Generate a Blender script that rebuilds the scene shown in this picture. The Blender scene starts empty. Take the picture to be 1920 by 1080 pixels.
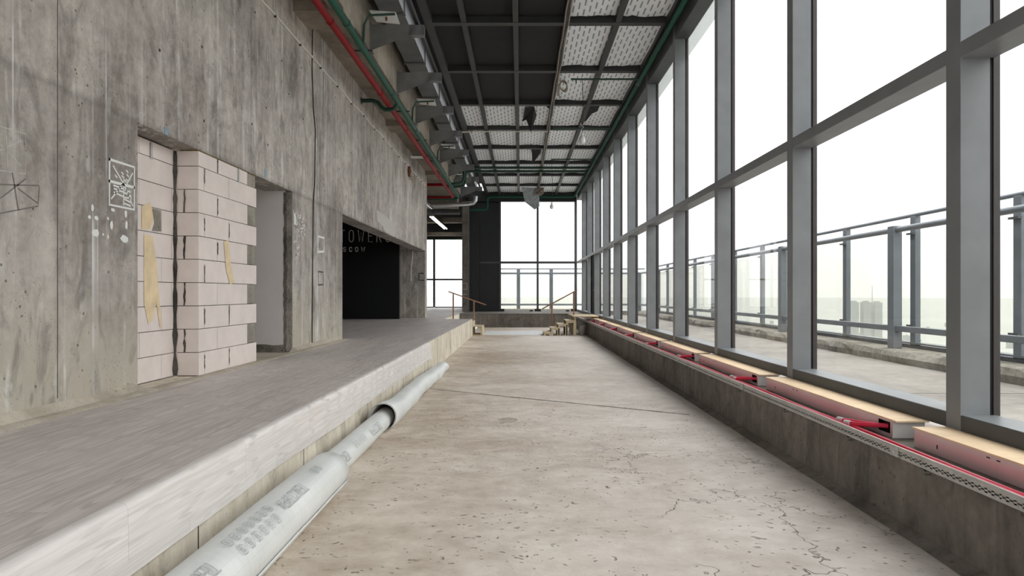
import bpy, bmesh, math, random
from mathutils import Vector
random.seed(7)
PI = math.pi
scene = bpy.context.scene
C = scene.collection

# ------------------------------------------------------------------ camera
cam_d = bpy.data.cameras.new('camera'); cam = bpy.data.objects.new('camera', cam_d); C.objects.link(cam)
EYE = 1.49
cam.location = (0, 0, EYE); cam.rotation_euler = (PI/2, 0, 0)
cam_d.sensor_fit = 'HORIZONTAL'; cam_d.sensor_width = 36.0; cam_d.lens = 24.0
cam_d.shift_x = -16/1920; cam_d.shift_y = 10.5/1920
cam_d.clip_start = 0.05; cam_d.clip_end = 90000
scene.camera = cam

# ------------------------------------------------------------------ world: even overcast sky, a little brighter overhead
world = bpy.data.worlds.new('overcast'); scene.world = world; world.use_nodes = True
wn = world.node_tree.nodes; wl = world.node_tree.links
bg = wn['Background']
tc = wn.new('ShaderNodeTexCoord'); sx = wn.new('ShaderNodeSeparateXYZ'); wl.new(tc.outputs['Generated'], sx.inputs[0])
mr = wn.new('ShaderNodeMapRange'); wl.new(sx.outputs['Z'], mr.inputs['Value'])
mr.inputs['From Min'].default_value = 0; mr.inputs['From Max'].default_value = 1
mr.inputs['To Min'].default_value = 0.78; mr.inputs['To Max'].default_value = 2.3
nz = wn.new('ShaderNodeTexNoise'); nz.inputs['Scale'].default_value = 2.2; nz.inputs['Detail'].default_value = 4
mpw = wn.new('ShaderNodeMapping'); mpw.inputs['Scale'].default_value = (1, 1, 4)
wl.new(tc.outputs['Generated'], mpw.inputs[0]); wl.new(mpw.outputs[0], nz.inputs['Vector'])
mr2 = wn.new('ShaderNodeMapRange'); wl.new(nz.outputs[0], mr2.inputs['Value'])
mr2.inputs['To Min'].default_value = .90; mr2.inputs['To Max'].default_value = 1.08
mm = wn.new('ShaderNodeMath'); mm.operation = 'MULTIPLY'; wl.new(mr.outputs[0], mm.inputs[0]); wl.new(mr2.outputs[0], mm.inputs[1])
wl.new(mm.outputs[0], bg.inputs['Strength'])
bg.inputs['Color'].default_value = (.985, .99, 1.0, 1)

scene.view_settings.view_transform = 'Standard'; scene.view_settings.look = 'None'
scene.view_settings.gamma = 1; scene.view_settings.use_curve_mapping = False
scene.view_settings.exposure = 1.12

# ------------------------------------------------------------------ helpers
def lin(c):
    c /= 255
    return c/12.92 if c <= .04045 else ((c+.055)/1.055)**2.4
def rgb(r, g, b): return (lin(r), lin(g), lin(b), 1)

class NT:
    def __init__(s, name):
        s.m = bpy.data.materials.new(name); s.m.use_nodes = True
        s.t = s.m.node_tree; s.n = s.t.nodes; s.l = s.t.links
        s.b = s.n['Principled BSDF']
    def new(s, typ, **kw):
        n = s.n.new(typ)
        for k, v in kw.items(): setattr(n, k, v)
        return n
    def pos(s, scale=(1, 1, 1)):
        g = s.new('ShaderNodeNewGeometry'); m = s.new('ShaderNodeMapping'); m.inputs['Scale'].default_value = scale
        s.l.new(g.outputs['Position'], m.inputs[0]); return m.outputs[0]
    def noise(s, vec, scale, detail=5, rough=.55, dist=0):
        n = s.new('ShaderNodeTexNoise'); n.inputs['Scale'].default_value = scale; n.inputs['Detail'].default_value = detail
        n.inputs['Roughness'].default_value = rough; n.inputs['Distortion'].default_value = dist
        s.l.new(vec, n.inputs['Vector']); return n.outputs[0]
    def ramp(s, v, a, b, lo=0., hi=1.):
        r = s.new('ShaderNodeMapRange'); r.inputs['From Min'].default_value = a; r.inputs['From Max'].default_value = b
        r.inputs['To Min'].default_value = lo; r.inputs['To Max'].default_value = hi
        s.l.new(v, r.inputs['Value']); return r.outputs[0]
    def math(s, op, a, b=None):
        n = s.new('ShaderNodeMath', operation=op)
        for i, v in enumerate((a, b)):
            if v is None: continue
            if isinstance(v, (int, float)): n.inputs[i].default_value = v
            else: s.l.new(v, n.inputs[i])
        return n.outputs[0]
    def mix(s, fac, a, b):
        n = s.new('ShaderNodeMix', data_type='RGBA')
        for i, v in ((0, fac), (6, a), (7, b)):
            if isinstance(v, (int, float)): n.inputs[i].default_value = v
            elif isinstance(v, tuple): n.inputs[i].default_value = v
            else: s.l.new(v, n.inputs[i])
        return n.outputs[2]
    def bump(s, h, strength, dist=.01):
        b = s.new('ShaderNodeBump'); b.inputs['Strength'].default_value = strength; b.inputs['Distance'].default_value = dist
        s.l.new(h, b.inputs['Height']); s.l.new(b.outputs[0], s.b.inputs['Normal'])
    def col(s, c):
        if isinstance(c, tuple): s.b.inputs['Base Color'].default_value = c
        else: s.l.new(c, s.b.inputs['Base Color'])

def plain(name, c, rough=.6, metal=0., var=.12, scale=6., spec=.5):
    t = NT(name)
    t.b.inputs['Roughness'].default_value = rough; t.b.inputs['Metallic'].default_value = metal
    t.b.inputs['Specular IOR Level'].default_value = spec
    if var:
        n = t.noise(t.pos(), scale, 3)
        d = tuple(x*(1-var) for x in c[:3])+(1,); l_ = tuple(min(1, x*(1+var)) for x in c[:3])+(1,)
        t.col(t.mix(t.ramp(n, .3, .7), d, l_))
    else: t.col(c)
    return t.m

def concrete(name, cd, cl, warm=None, zs=None, streak=.5, runs=0., holes=.5, bump=.35, scale=1., lift=None):
    t = NT(name); p = t.pos()
    n1 = t.noise(p, .55*scale, 4, .6, .4); n2 = t.noise(t.pos((7, 7, .35)), 1.0*scale, 4, .6)
    n3 = t.noise(p, 9*scale, 5, .7)
    nb = t.noise(t.pos((1.6, 1.6, .5)), 1.1, 3, .5, 1.2)
    v = t.math('ADD', t.math('MULTIPLY', n1, 1-.5*streak), t.math('MULTIPLY', n2, .5*streak))
    v = t.math('ADD', t.math('MULTIPLY', v, .55), t.math('ADD', t.math('MULTIPLY', n3, .25), t.math('MULTIPLY', nb, .2)))
    c = t.mix(t.ramp(v, .40, .60), cd, cl)
    if warm is not None:
        g = t.new('ShaderNodeNewGeometry'); sp = t.new('ShaderNodeSeparateXYZ'); t.l.new(g.outputs['Position'], sp.inputs[0])
        zz = t.math('ADD', sp.outputs[2], t.math('MULTIPLY', t.noise(p, 1.3, 5), .9))
        c = t.mix(t.math('MULTIPLY', t.ramp(zz, zs+.75, zs+.05), .75), c, warm)
        if lift is not None:      # horizontal pour line: a slightly darker lower lift
            zl = t.math('ADD', sp.outputs[2], t.math('MULTIPLY', t.noise(p, 4, 5), .12))
            k = t.ramp(zl, lift+.09, lift+.03)
            c = t.mix(t.math('MULTIPLY', k, .22), c, tuple(x*.55 for x in cd[:3])+(1,))
            k2 = t.math('MULTIPLY', t.ramp(zl, lift+.02, lift+.06), t.ramp(zl, lift+.12, lift+.07))
            c = t.mix(t.math('MULTIPLY', k2, .35), c, tuple(x*.45 for x in cd[:3])+(1,))
    if runs:
        r = t.noise(t.pos((11, 11, .12)), 1.0, 2, .5)
        r2 = t.noise(p, 1.4, 3)
        k = t.math('MULTIPLY', t.ramp(r, .60, .68), t.ramp(r2, .40, .62))
        c = t.mix(t.math('MULTIPLY', k, runs), c, tuple(min(1, x*1.75) for x in cl[:3])+(1,))
        k = t.math('MULTIPLY', t.ramp(t.noise(t.pos((5, 5, .5)), 1.3, 4, .6, .6), .56, .70), t.ramp(t.noise(p, 3.1, 6, .7), .42, .6))
        c = t.mix(t.math('MULTIPLY', k, runs*.8), c, tuple(min(1, x*1.55) for x in cl[:3])+(1,))
        k = t.math('MULTIPLY', t.ramp(t.noise(t.pos((3, 3, 1.4)), .9, 5, .65, 1.5), .52, .66), .5)
        c = t.mix(k, c, tuple(x*.55 for x in cd[:3])+(1,))
    h = n3
    if holes:
        vo = t.new('ShaderNodeTexVoronoi'); vo.inputs['Scale'].default_value = 13; t.l.new(p, vo.inputs['Vector'])
        m = t.math('MULTIPLY', t.ramp(vo.outputs['Distance'], .17, .10), t.ramp(t.noise(p, 2.3, 3), .50, .58))
        vo2 = t.new('ShaderNodeTexVoronoi'); vo2.inputs['Scale'].default_value = 34; t.l.new(p, vo2.inputs['Vector'])
        m2 = t.math('MULTIPLY', t.ramp(vo2.outputs['Distance'], .2, .12), t.ramp(t.noise(p, 1.7, 3), .5, .6))
        m = t.math('MAXIMUM', m, t.math('MULTIPLY', m2, .8))
        c = t.mix(t.math('MULTIPLY', m, holes), c, tuple(x*.3 for x in cd[:3])+(1,))
        h = t.math('SUBTRACT', n3, t.math('MULTIPLY', m, .8))
    t.col(c); t.b.inputs['Roughness'].default_value = .85; t.b.inputs['Specular IOR Level'].default_value = .25
    t.bump(h, bump, .012)
    return t.m

def wood_print(name, cd, cl, plank=.19):
    t = NT(name)
    g = t.new('ShaderNodeNewGeometry'); sp = t.new('ShaderNodeSeparateXYZ'); t.l.new(g.outputs['Position'], sp.inputs[0])
    across = t.math('ADD', sp.outputs[0], sp.outputs[2])
    row = t.math('FLOOR', t.math('DIVIDE', across, plank))
    wn_ = t.new('ShaderNodeTexWhiteNoise', noise_dimensions='1D'); t.l.new(row, wn_.inputs['W'])
    yo = t.math('ADD', sp.outputs[1], t.math('MULTIPLY', wn_.outputs['Value'], 37.))
    cell = t.math('FLOOR', t.math('DIVIDE', yo, 1.25))
    wn2 = t.new('ShaderNodeTexWhiteNoise', noise_dimensions='2D')
    cb = t.new('ShaderNodeCombineXYZ'); t.l.new(row, cb.inputs[0]); t.l.new(cell, cb.inputs[1]); t.l.new(cb.outputs[0], wn2.inputs['Vector'])
    cv = t.new('ShaderNodeCombineXYZ')
    t.l.new(t.math('MULTIPLY', across, 30.), cv.inputs[0]); t.l.new(t.math('MULTIPLY', yo, .8), cv.inputs[1]); t.l.new(t.math('MULTIPLY', wn2.outputs['Value'], 9.), cv.inputs[2])
    n1 = t.noise(cv.outputs[0], 1.0, 6, .65, .8)
    cv2 = t.new('ShaderNodeCombineXYZ')
    t.l.new(t.math('MULTIPLY', across, 120.), cv2.inputs[0]); t.l.new(t.math('MULTIPLY', yo, 2.2), cv2.inputs[1])
    n2 = t.noise(cv2.outputs[0], 1.0, 4, .6, .3)
    v = t.math('ADD', t.math('MULTIPLY', n1, .6), t.math('MULTIPLY', n2, .4))
    v = t.math('ADD', v, t.math('MULTIPLY', t.math('SUBTRACT', wn2.outputs['Value'], .5), .07))
    c = t.mix(t.ramp(v, .36, .66), cd, cl)
    wv = t.new('ShaderNodeTexWave', wave_type='RINGS'); wv.inputs['Scale'].default_value = 1.1; wv.inputs['Distortion'].default_value = 4
    wv.inputs['Detail'].default_value = 2
    t.l.new(cv.outputs[0], wv.inputs['Vector'])
    k = t.math('MULTIPLY', t.ramp(wv.outputs['Fac'], .75, .95), t.ramp(n1, .5, .62))
    c = t.mix(t.math('MULTIPLY', k, .4), c, tuple(x*.5 for x in cd[:3])+(1,))
    # butt joints between sheets
    fy = t.math('FRACT', t.math('DIVIDE', yo, 1.25))
    c = t.mix(t.math('MULTIPLY', t.ramp(fy, .006, .003), .25), c, tuple(x*.5 for x in cd[:3])+(1,))
    t.col(c); t.b.inputs['Roughness'].default_value = .5; t.b.inputs['Specular IOR Level'].default_value = .4
    t.bump(v, .12, .004)
    return t.m

def clear_glass(name, tint, dirt=0., refl=.02):
    t = NT(name); n, l = t.n, t.l; n.remove(t.b); out = n['Material Output']
    tr = n.new('ShaderNodeBsdfTransparent'); tr.inputs[0].default_value = tint
    gl = n.new('ShaderNodeBsdfGlossy'); gl.inputs['Roughness'].default_value = .015
    lw = n.new('ShaderNodeLayerWeight'); lw.inputs['Blend'].default_value = .5       # facing term: the same from both sides of the pane
    pw = n.new('ShaderNodeMath'); pw.operation = 'POWER'; l.new(lw.outputs['Facing'], pw.inputs[0]); pw.inputs[1].default_value = 4.5
    ma = n.new('ShaderNodeMath'); ma.operation = 'MULTIPLY_ADD'; l.new(pw.outputs[0], ma.inputs[0]); ma.inputs[1].default_value = .45; ma.inputs[2].default_value = refl
    mx = n.new('ShaderNodeMixShader'); l.new(ma.outputs[0], mx.inputs[0]); l.new(tr.outputs[0], mx.inputs[1]); l.new(gl.outputs[0], mx.inputs[2])
    last = mx.outputs[0]
    if dirt:
        df = n.new('ShaderNodeBsdfDiffuse'); df.inputs[0].default_value = (.8, .8, .74, 1)
        trl = n.new('ShaderNodeBsdfTranslucent'); trl.inputs[0].default_value = (.86, .86, .80, 1)
        ad = n.new('ShaderNodeMixShader'); ad.inputs[0].default_value = .5; l.new(df.outputs[0], ad.inputs[1]); l.new(trl.outputs[0], ad.inputs[2])
        m2 = n.new('ShaderNodeMixShader'); m2.inputs[0].default_value = dirt; l.new(last, m2.inputs[1]); l.new(ad.outputs[0], m2.inputs[2])
        last = m2.outputs[0]
    l.new(last, out.inputs[0])
    return t.m

class MB:
    """collects faces in world coordinates, then becomes ONE mesh object"""
    def __init__(s): s.v = []; s.f = []; s.mi = []
    def add(s, vs, fs, mi=0):
        o = len(s.v); s.v += [tuple(v) for v in vs]
        for f in fs: s.f.append(tuple(o+i for i in f)); s.mi.append(mi)
        return s
    def box(s, x0, x1, y0, y1, z0, z1, mi=0):
        return s.add([(x, y, z) for z in (z0, z1) for y in (y0, y1) for x in (x0, x1)],
                     [(0, 2, 3, 1), (4, 5, 7, 6), (0, 1, 5, 4), (1, 3, 7, 5), (3, 2, 6, 7), (2, 0, 4, 6)], mi)
    def prism(s, prof, a, b, axis='y', mi=0):
        """closed 2-D profile swept along an axis: axis y -> (x,z) profile; x -> (y,z); z -> (x,y)"""
        def P(p, t):
            return {'y': (p[0], t, p[1]), 'x': (t, p[0], p[1]), 'z': (p[0], p[1], t)}[axis]
        n = len(prof); vs = [P(p, a) for p in prof]+[P(p, b) for p in prof]
        fs = [(i, (i+1) % n, n+(i+1) % n, n+i) for i in range(n)]+[tuple(range(n))[::-1], tuple(range(n, 2*n))]
        return s.add(vs, fs, mi)
    def tube(s, pts, r, n=10, closed=False, cap=True, mi=0):
        pts = [Vector(p) for p in pts]; m = len(pts); rs = r if isinstance(r, (list, tuple)) else [r]*m
        vs = []; prev = None
        for i, p in enumerate(pts):
            if closed: d = pts[(i+1) % m]-pts[i-1]
            else: d = pts[min(i+1, m-1)]-pts[max(i-1, 0)]
            d.normalize()
            up = prev if prev is not None else (Vector((0, 0, 1)) if abs(d.z) < .9 else Vector((1, 0, 0)))
            a = d.cross(up)
            if a.length < 1e-4: a = d.cross(Vector((1, .3, 0)))
            a.normalize(); b = a.cross(d); prev = b
            for k in range(n):
                t = 2*PI*k/n; vs.append(p+a*(math.cos(t)*rs[i])+b*(math.sin(t)*rs[i]))
        fs = []
        for i in range(m if closed else m-1):
            j = (i+1) % m
            for k in range(n): fs.append((i*n+k, i*n+(k+1) % n, j*n+(k+1) % n, j*n+k))
        if cap and not closed: fs += [tuple(range(n))[::-1], tuple((m-1)*n+k for k in range(n))]
        return s.add(vs, fs, mi)
    def lathe(s, prof, cx, cy, n=16, mi=0):
        vs = [(cx+r*math.cos(2*PI*k/n), cy+r*math.sin(2*PI*k/n), z) for r, z in prof for k in range(n)]
        fs = [(i*n+k, i*n+(k+1) % n, (i+1)*n+(k+1) % n, (i+1)*n+k) for i in range(len(prof)-1) for k in range(n)]
        return s.add(vs, fs, mi)
    def bar(s, a, b, w, h):
        """square bar from a to b"""
        a = Vector(a); b = Vector(b); d = (b-a).normalized()
        u = d.cross(Vector((0, 0, 1)))
        if u.length < 1e-3: u = Vector((1, 0, 0))
        u.normalize(); v = u.cross(d)
        vs = [p+u*(sx_*w/2)+v*(sz*h/2) for p in (a, b) for sz in (-1, 1) for sx_ in (-1, 1)]
        return s.add(vs, [(0, 2, 3, 1), (4, 5, 7, 6), (0, 1, 5, 4), (1, 3, 7, 5), (3, 2, 6, 7), (2, 0, 4, 6)])
    def build(s, name, mats, parent=None, smooth=False, bevel=0):
        if not isinstance(mats, (list, tuple)): mats = [mats]
        xs = [v[0] for v in s.v]; ys = [v[1] for v in s.v]; zs = [v[2] for v in s.v]
        o0 = Vector(((min(xs)+max(xs))/2, (min(ys)+max(ys))/2, min(zs)))
        me = bpy.data.meshes.new(name)
        me.from_pydata([tuple(Vector(v)-o0) for v in s.v], [], s.f)
        for m in mats: me.materials.append(m)
        me.polygons.foreach_set('material_index', s.mi)
        bm = bmesh.new(); bm.from_mesh(me); bmesh.ops.recalc_face_normals(bm, faces=bm.faces); bm.to_mesh(me); bm.free()
        if smooth:
            me.polygons.foreach_set('use_smooth', [True]*len(me.polygons))
            me.set_sharp_from_angle(angle=math.radians(40))
        me.update()
        o = bpy.data.objects.new(name, me); C.objects.link(o)
        if bevel:
            b = o.modifiers.new('bevel', 'BEVEL'); b.width = bevel; b.segments = 2; b.limit_method = 'ANGLE'
        if parent is not None:
            o.parent = parent; o.location = o0-wloc(parent)
        else: o.location = o0
        return o

def wloc(o):
    v = Vector(o.location)
    while o.parent is not None: o = o.parent; v += Vector(o.location)
    return v
def box(name, m, parent, *a, bevel=0): return MB().box(*a).build(name, m, parent, bevel=bevel)
def tag(o, label, cat, group=None, kind=None):
    o['label'] = label; o['category'] = cat
    if group: o['group'] = group
    if kind: o['kind'] = kind
    return o
def struct(o, label=None, cat=None):
    o['kind'] = 'structure'
    if label: o['label'] = label; o['category'] = cat
    return o
def empty(name, loc):
    o = bpy.data.objects.new(name, None); C.objects.link(o); o.location = loc; o.empty_display_size = .1; return o
def copy_tree(o, parent=None, name=None):
    c = o.copy(); C.objects.link(c); c.parent = parent
    if name: c.name = name
    for ch in o.children: copy_tree(ch, c)
    return c

def ribbon(mb, polys, w, fmap, step=None):
    """flat painted strokes: 2-D polylines widened and laid on a surface by fmap(u,v)->xyz"""
    for pl in polys:
        pts = [Vector((p[0], p[1])) for p in pl]
        if step:
            q = [pts[0]]
            for a, b in zip(pts, pts[1:]):
                k = max(1, int((b-a).length/step))
                q += [a+(b-a)*(i/k) for i in range(1, k+1)]
            pts = q
        L = []; R = []
        for i, p in enumerate(pts):
            if pts[0] == pts[-1] and i in (0, len(pts)-1): d = (pts[1]-pts[0]).normalized()+(pts[-1]-pts[-2]).normalized()
            else: d = pts[min(i+1, len(pts)-1)]-pts[max(i-1, 0)]
            if d.length < 1e-6: d = Vector((1, 0))
            d.normalize(); n = Vector((-d.y, d.x))
            e = Vector((0, 0))
            if pts[0] != pts[-1]:
                if i == 0: e = -d*w/2
                if i == len(pts)-1: e = d*w/2
            L.append(fmap(*(p+n*w/2+e))); R.append(fmap(*(p-n*w/2+e)))
        vs = L+R; n = len(L)
        mb.add(vs, [(i, i+1, n+i+1, n+i) for i in range(n-1)])

def arc(cx, cy, rx, ry, a0, a1, n=14):
    return [(cx+rx*math.cos(math.radians(a0+(a1-a0)*i/n)), cy+ry*math.sin(math.radians(a0+(a1-a0)*i/n))) for i in range(n+1)]
def glyph(ch):
    """strokes in a 0..0.6 x 0..1 box"""
    return {
     'T': [[(0, 1), (.6, 1)], [(.3, 1), (.3, 0)]],
     'O': [[(0, .3), (0, .7)]+arc(.3, .72, .3, .28, 180, 0)+[(.6, .3)]+arc(.3, .28, .3, .28, 0, -180)],
     'W': [[(0, 1), (.2, 0), (.4, .85), (.6, 0), (.8, 1)]],
     'E': [[(.5, 1), (0, 1), (0, 0), (.5, 0)], [(0, .52), (.42, .52)]],
     'R': [[(0, 0), (0, 1), (.3, 1)]+arc(.3, .75, .25, .25, 90, -90)+[(0, .5)], [(.28, .5), (.58, 0)]],
     'S': [arc(.28, .74, .27, .26, 20, 270)+arc(.28, .25, .27, .25, 90, -160)],
     'M': [[(0, 0), (0, 1), (.35, .3), (.7, 1), (.7, 0)]],
     'C': [arc(.3, .7, .3, .3, 10, 180)+arc(.3, .3, .3, .3, 180, 350)],
     'K': [[(0, 0), (0, 1)], [(.55, 1), (0, .48), (.58, 0)]],
     'У': [[(0, 1), (.3, .4)], [(.58, 1), (.25, .1), (.08, 0)]],
     'P': [[(0, 0), (0, 1), (.3, 1)]+arc(.3, .74, .25, .26, 90, -90)+[(0, .48)]],
     'A': [[(0, 0), (.3, 1), (.6, 0)], [(.1, .32), (.5, .32)]],
    }[ch]

# ------------------------------------------------------------------ materials
M = {}
M['wall'] = concrete('left_wall_concrete', rgb(144, 136, 130), rgb(222, 215, 207), rgb(210, 202, 184), 1.3, .6, .6, .8, .35, 1., 3.05)
M['soffit'] = concrete('soffit_concrete', rgb(118, 110, 100), rgb(164, 154, 140), None, None, .3, 0, .2, .3)
M['parapet'] = concrete('parapet_concrete', rgb(98, 92, 86), rgb(142, 135, 127), None, None, .6, .25, .45, .35)
M['stageface'] = concrete('stage_face_concrete', rgb(198, 188, 170), rgb(238, 230, 214), None, None, .9, .2, .3, .3)
M['terrace'] = concrete('terrace_screed', rgb(128, 123, 117), rgb(162, 156, 149), None, None, .2, 0, .15, .2, .8)
M['kerb'] = concrete('kerb_concrete', rgb(104, 100, 92), rgb(166, 160, 149), None, None, .5, .2, .6, .8, 1.6)
M['rough'] = concrete('broken_concrete', rgb(84, 80, 74), rgb(150, 144, 134), None, None, .2, .2, .8, 1., 3.)
M['dust'] = concrete('mortar_dust', rgb(170, 160, 144), rgb(206, 197, 182), None, None, .1, 0, .3, .7, 3.)

def floor_mat():
    t = NT('floor_screed'); p = t.pos()
    n1 = t.noise(p, .35, 4, .6, .5); n2 = t.noise(p, 5, 5, .7); nx = t.noise(t.pos((.8, 1.3, 1)), 1.6, 6, .7, 1.0)
    v = t.math('ADD', t.math('MULTIPLY', n1, .45), t.math('ADD', t.math('MULTIPLY', n2, .25), t.math('MULTIPLY', nx, .3)))
    c = t.mix(t.ramp(v, .40, .60), rgb(178, 161, 142), rgb(230, 219, 205))
    g = t.new('ShaderNodeNewGeometry'); sp = t.new('ShaderNodeSeparateXYZ'); t.l.new(g.outputs['Position'], sp.inputs[0])
    # sandier on the platform side, greyer towards the glazing
    sx_ = t.math('ADD', sp.outputs[0], t.math('MULTIPLY', n1, 2.4))
    c = t.mix(t.math('MULTIPLY', t.ramp(sx_, .2, 2.6), .75), c, t.mix(t.ramp(v, .36, .64), rgb(186, 178, 172), rgb(228, 221, 216)))
    # pock marks and trowel scars in the near half
    vo = t.new('ShaderNodeTexVoronoi'); vo.inputs['Scale'].default_value = 15; vo.inputs['Randomness'].default_value = 1
    wv = t.new('ShaderNodeVectorMath', operation='ADD'); nd = t.new('ShaderNodeTexNoise'); nd.inputs['Scale'].default_value = 7; t.l.new(p, nd.inputs['Vector'])
    t.l.new(t.pos((.75, 1.0, 1)), wv.inputs[0])
    sc = t.new('ShaderNodeVectorMath', operation='SCALE'); t.l.new(nd.outputs['Color'], sc.inputs[0]); sc.inputs['Scale'].default_value = .22
    t.l.new(sc.outputs[0], wv.inputs[1]); t.l.new(wv.outputs[0], vo.inputs['Vector'])
    near = t.ramp(sp.outputs[1], 11.5, 8.5); zone = t.ramp(t.noise(p, 1.6, 4), .40, .55)
    m = t.math('MULTIPLY', t.ramp(vo.outputs['Distance'], .22, .10), t.math('MULTIPLY', near, zone))
    vo3 = t.new('ShaderNodeTexVoronoi'); vo3.inputs['Scale'].default_value = 8; t.l.new(wv.outputs[0], vo3.inputs['Vector'])
    m3 = t.math('MULTIPLY', t.ramp(vo3.outputs['Distance'], .14, .06), t.ramp(t.noise(p, .8, 2), .45, .6))
    m = t.math('MAXIMUM', m, m3)
    c = t.mix(t.math('MULTIPLY', m, .75), c, rgb(104, 90, 76))
    # fine map cracks towards the glazing
    vc = t.new('ShaderNodeTexVoronoi', feature='DISTANCE_TO_EDGE'); vc.inputs['Scale'].default_value = 1.5
    wv2 = t.new('ShaderNodeVectorMath', operation='ADD'); t.l.new(t.pos((1.2, .7, 1)), wv2.inputs[0])
    sc2 = t.new('ShaderNodeVectorMath', operation='SCALE'); t.l.new(nd.outputs['Color'], sc2.inputs[0]); sc2.inputs['Scale'].default_value = .30
    t.l.new(sc2.outputs[0], wv2.inputs[1]); t.l.new(wv2.outputs[0], vc.inputs['Vector'])
    kc = t.math('MULTIPLY', t.ramp(vc.outputs['Distance'], .010, .002), t.math('MULTIPLY', t.ramp(sp.outputs[0], .5, 1.0), t.ramp(t.noise(p, .9, 3), .46, .58)))
    kc = t.math('MULTIPLY', kc, t.ramp(sp.outputs[1], 8.5, 6.))
    c = t.mix(t.math('MULTIPLY', kc, .6), c, rgb(90, 82, 72))
    t.col(c); t.b.inputs['Roughness'].default_value = .75; t.b.inputs['Specular IOR Level'].default_value = .3
    h = t.math('SUBTRACT', t.math('ADD', t.math('MULTIPLY', n2, .5), t.math('MULTIPLY', t.noise(p, 22, 5), .18)), t.math('ADD', t.math('MULTIPLY', m, .5), kc))
    t.bump(h, .8, .02)
    return t.m
M['floor'] = floor_mat()
M['lam'] = wood_print('laminate_sheet', rgb(176, 167, 163), rgb(228, 220, 216))
M['apron'] = wood_print('pale_laminate_apron', rgb(208, 201, 197), rgb(242, 237, 234), .33)
M['steel'] = plain('grey_painted_steel', rgb(128, 131, 134), .42, 0, .10, 3)
M['darksteel'] = plain('charcoal_painted_steel', rgb(74, 76, 77), .5, 0, .15, 3)
M['blacksteel'] = plain('black_cladding', rgb(34, 38, 39), .5, 0, .12, 1.5)
M['roofsteel'] = plain('black_roof_steel', rgb(46, 47, 48), .55, 0, .15, 3)
M['blackroof'] = plain('black_roof_board', rgb(14, 14, 15), .8, 0, .15, 2)
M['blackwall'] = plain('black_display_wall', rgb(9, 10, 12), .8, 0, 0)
M['gasket'] = plain('black_gasket', rgb(18, 18, 20), .6, 0, 0)
M['caprim'] = plain('brown_frame_edge', rgb(66, 60, 60), .5, 0, .1)
M['galv'] = plain('galvanised_sheet', rgb(186, 185, 181), .4, .45, .14, 5)
M['galvdull'] = plain('dull_galvanised_steel', rgb(112, 112, 110), .6, .2, .2, 4)
M['duct'] = plain('galvanised_duct', rgb(126, 128, 130), .55, .3, .14, 3)
M['boxmetal'] = plain('brushed_box_sheet', rgb(226, 212, 212), .3, .4, .05, 3)  # pinkish tint: reflection of the red pipes put into the base colour
M['silver'] = plain('foil_duct', rgb(205, 205, 205), .25, .9, .15, 14)
M['red'] = plain('red_pipe_paint', rgb(138, 10, 18), .6, 0, .10, 4, .25)
M['green'] = plain('green_pipe_paint', rgb(24, 84, 66), .55, 0, .10, 4, .3)
M['darkgreen'] = plain('dark_green_pipe_paint', rgb(26, 66, 52), .4, 0, .10, 4)
M['hose'] = plain('red_plastic_hose', rgb(222, 52, 84), .3, 0, .08, 6)
M['mdf'] = plain('raw_fibreboard', rgb(246, 218, 180), .65, 0, .08, 9)
M['white'] = plain('white_metal', rgb(214, 214, 212), .45, 0, .05)
M['panelwhite'] = plain('dirty_white_sheet', rgb(222, 224, 224), .6, 0, .1)
M['block'] = plain('aerated_block', rgb(236, 225, 220), .9, 0, .05, 5, .2)
M['mortar'] = concrete('dark_mortar', rgb(58, 55, 52), rgb(108, 103, 96), None, None, .1, 0, .4, .9, 4.)
M['patch'] = concrete('grey_mortar_patch', rgb(132, 127, 118), rgb(178, 172, 160), None, None, .1, 0, .3, .8, 4.)
M['foam'] = plain('old_yellow_foam', rgb(116, 102, 58), .9, 0, .3, 30)
M['ochre'] = plain('ochre_paint_smear', rgb(236, 214, 176), .9, 0, .12, 7)
M['plaster'] = plain('smooth_grey_plaster', rgb(222, 218, 216), .8, 0, .04, 2)
M['paint'] = plain('white_marker_paint', rgb(238, 238, 236), .6, 0, 0)
M['palepaint'] = plain('faded_white_paint', rgb(202, 200, 194), .8, 0, .1, 14)
M['charcoal'] = plain('grey_chalk', rgb(96, 92, 90), .9, 0, .1)
M['bluechalk'] = plain('pale_blue_chalk', rgb(140, 168, 190), .9, 0, .2, 30)
M['softchalk'] = plain('soft_grey_chalk', rgb(128, 122, 118), .9, 0, .15, 20)
M['blackpaint'] = plain('black_marker_paint', rgb(30, 29, 28), .8, 0, 0)
M['letter'] = plain('grey_letter', rgb(225, 225, 222), .6, 0, 0)
M['wire'] = plain('black_wire', rgb(34, 33, 32), .6, 0, 0)
M['cable'] = plain('grey_white_cable', rgb(220, 214, 206), .5, 0, .06)
M['cablebrown'] = plain('brown_grey_cable', rgb(150, 138, 126), .6, 0, .12, 9)
M['rust'] = plain('rusty_pipe_sleeve', rgb(116, 66, 40), .8, 0, .4, 18)
M['ply'] = plain('pale_plywood', rgb(206, 190, 158), .7, 0, .10, 7)
M['copper'] = plain('brown_handrail_tube', rgb(150, 112, 84), .4, .2, .06)
M['bucket'] = plain('grey_plastic_bucket', rgb(158, 156, 152), .6, 0, .06)
M['vinyl'] = None
M['crack'] = plain('dark_crack', rgb(66, 58, 50), .95, 0, .2, 20)
M['bulb'] = plain('opal_bulb', rgb(232, 232, 230), .3, 0, 0)
M['tower'] = plain('haze_toned_tower', rgb(146, 149, 149), .9, 0, .03, .01)  # distance haze put into the base colour as a pale grey
M['land'] = plain('haze_toned_land', rgb(150, 151, 149), .95, 0, .05, .0006)  # paled towards the sky tone, haze carried by the colour itself
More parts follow.
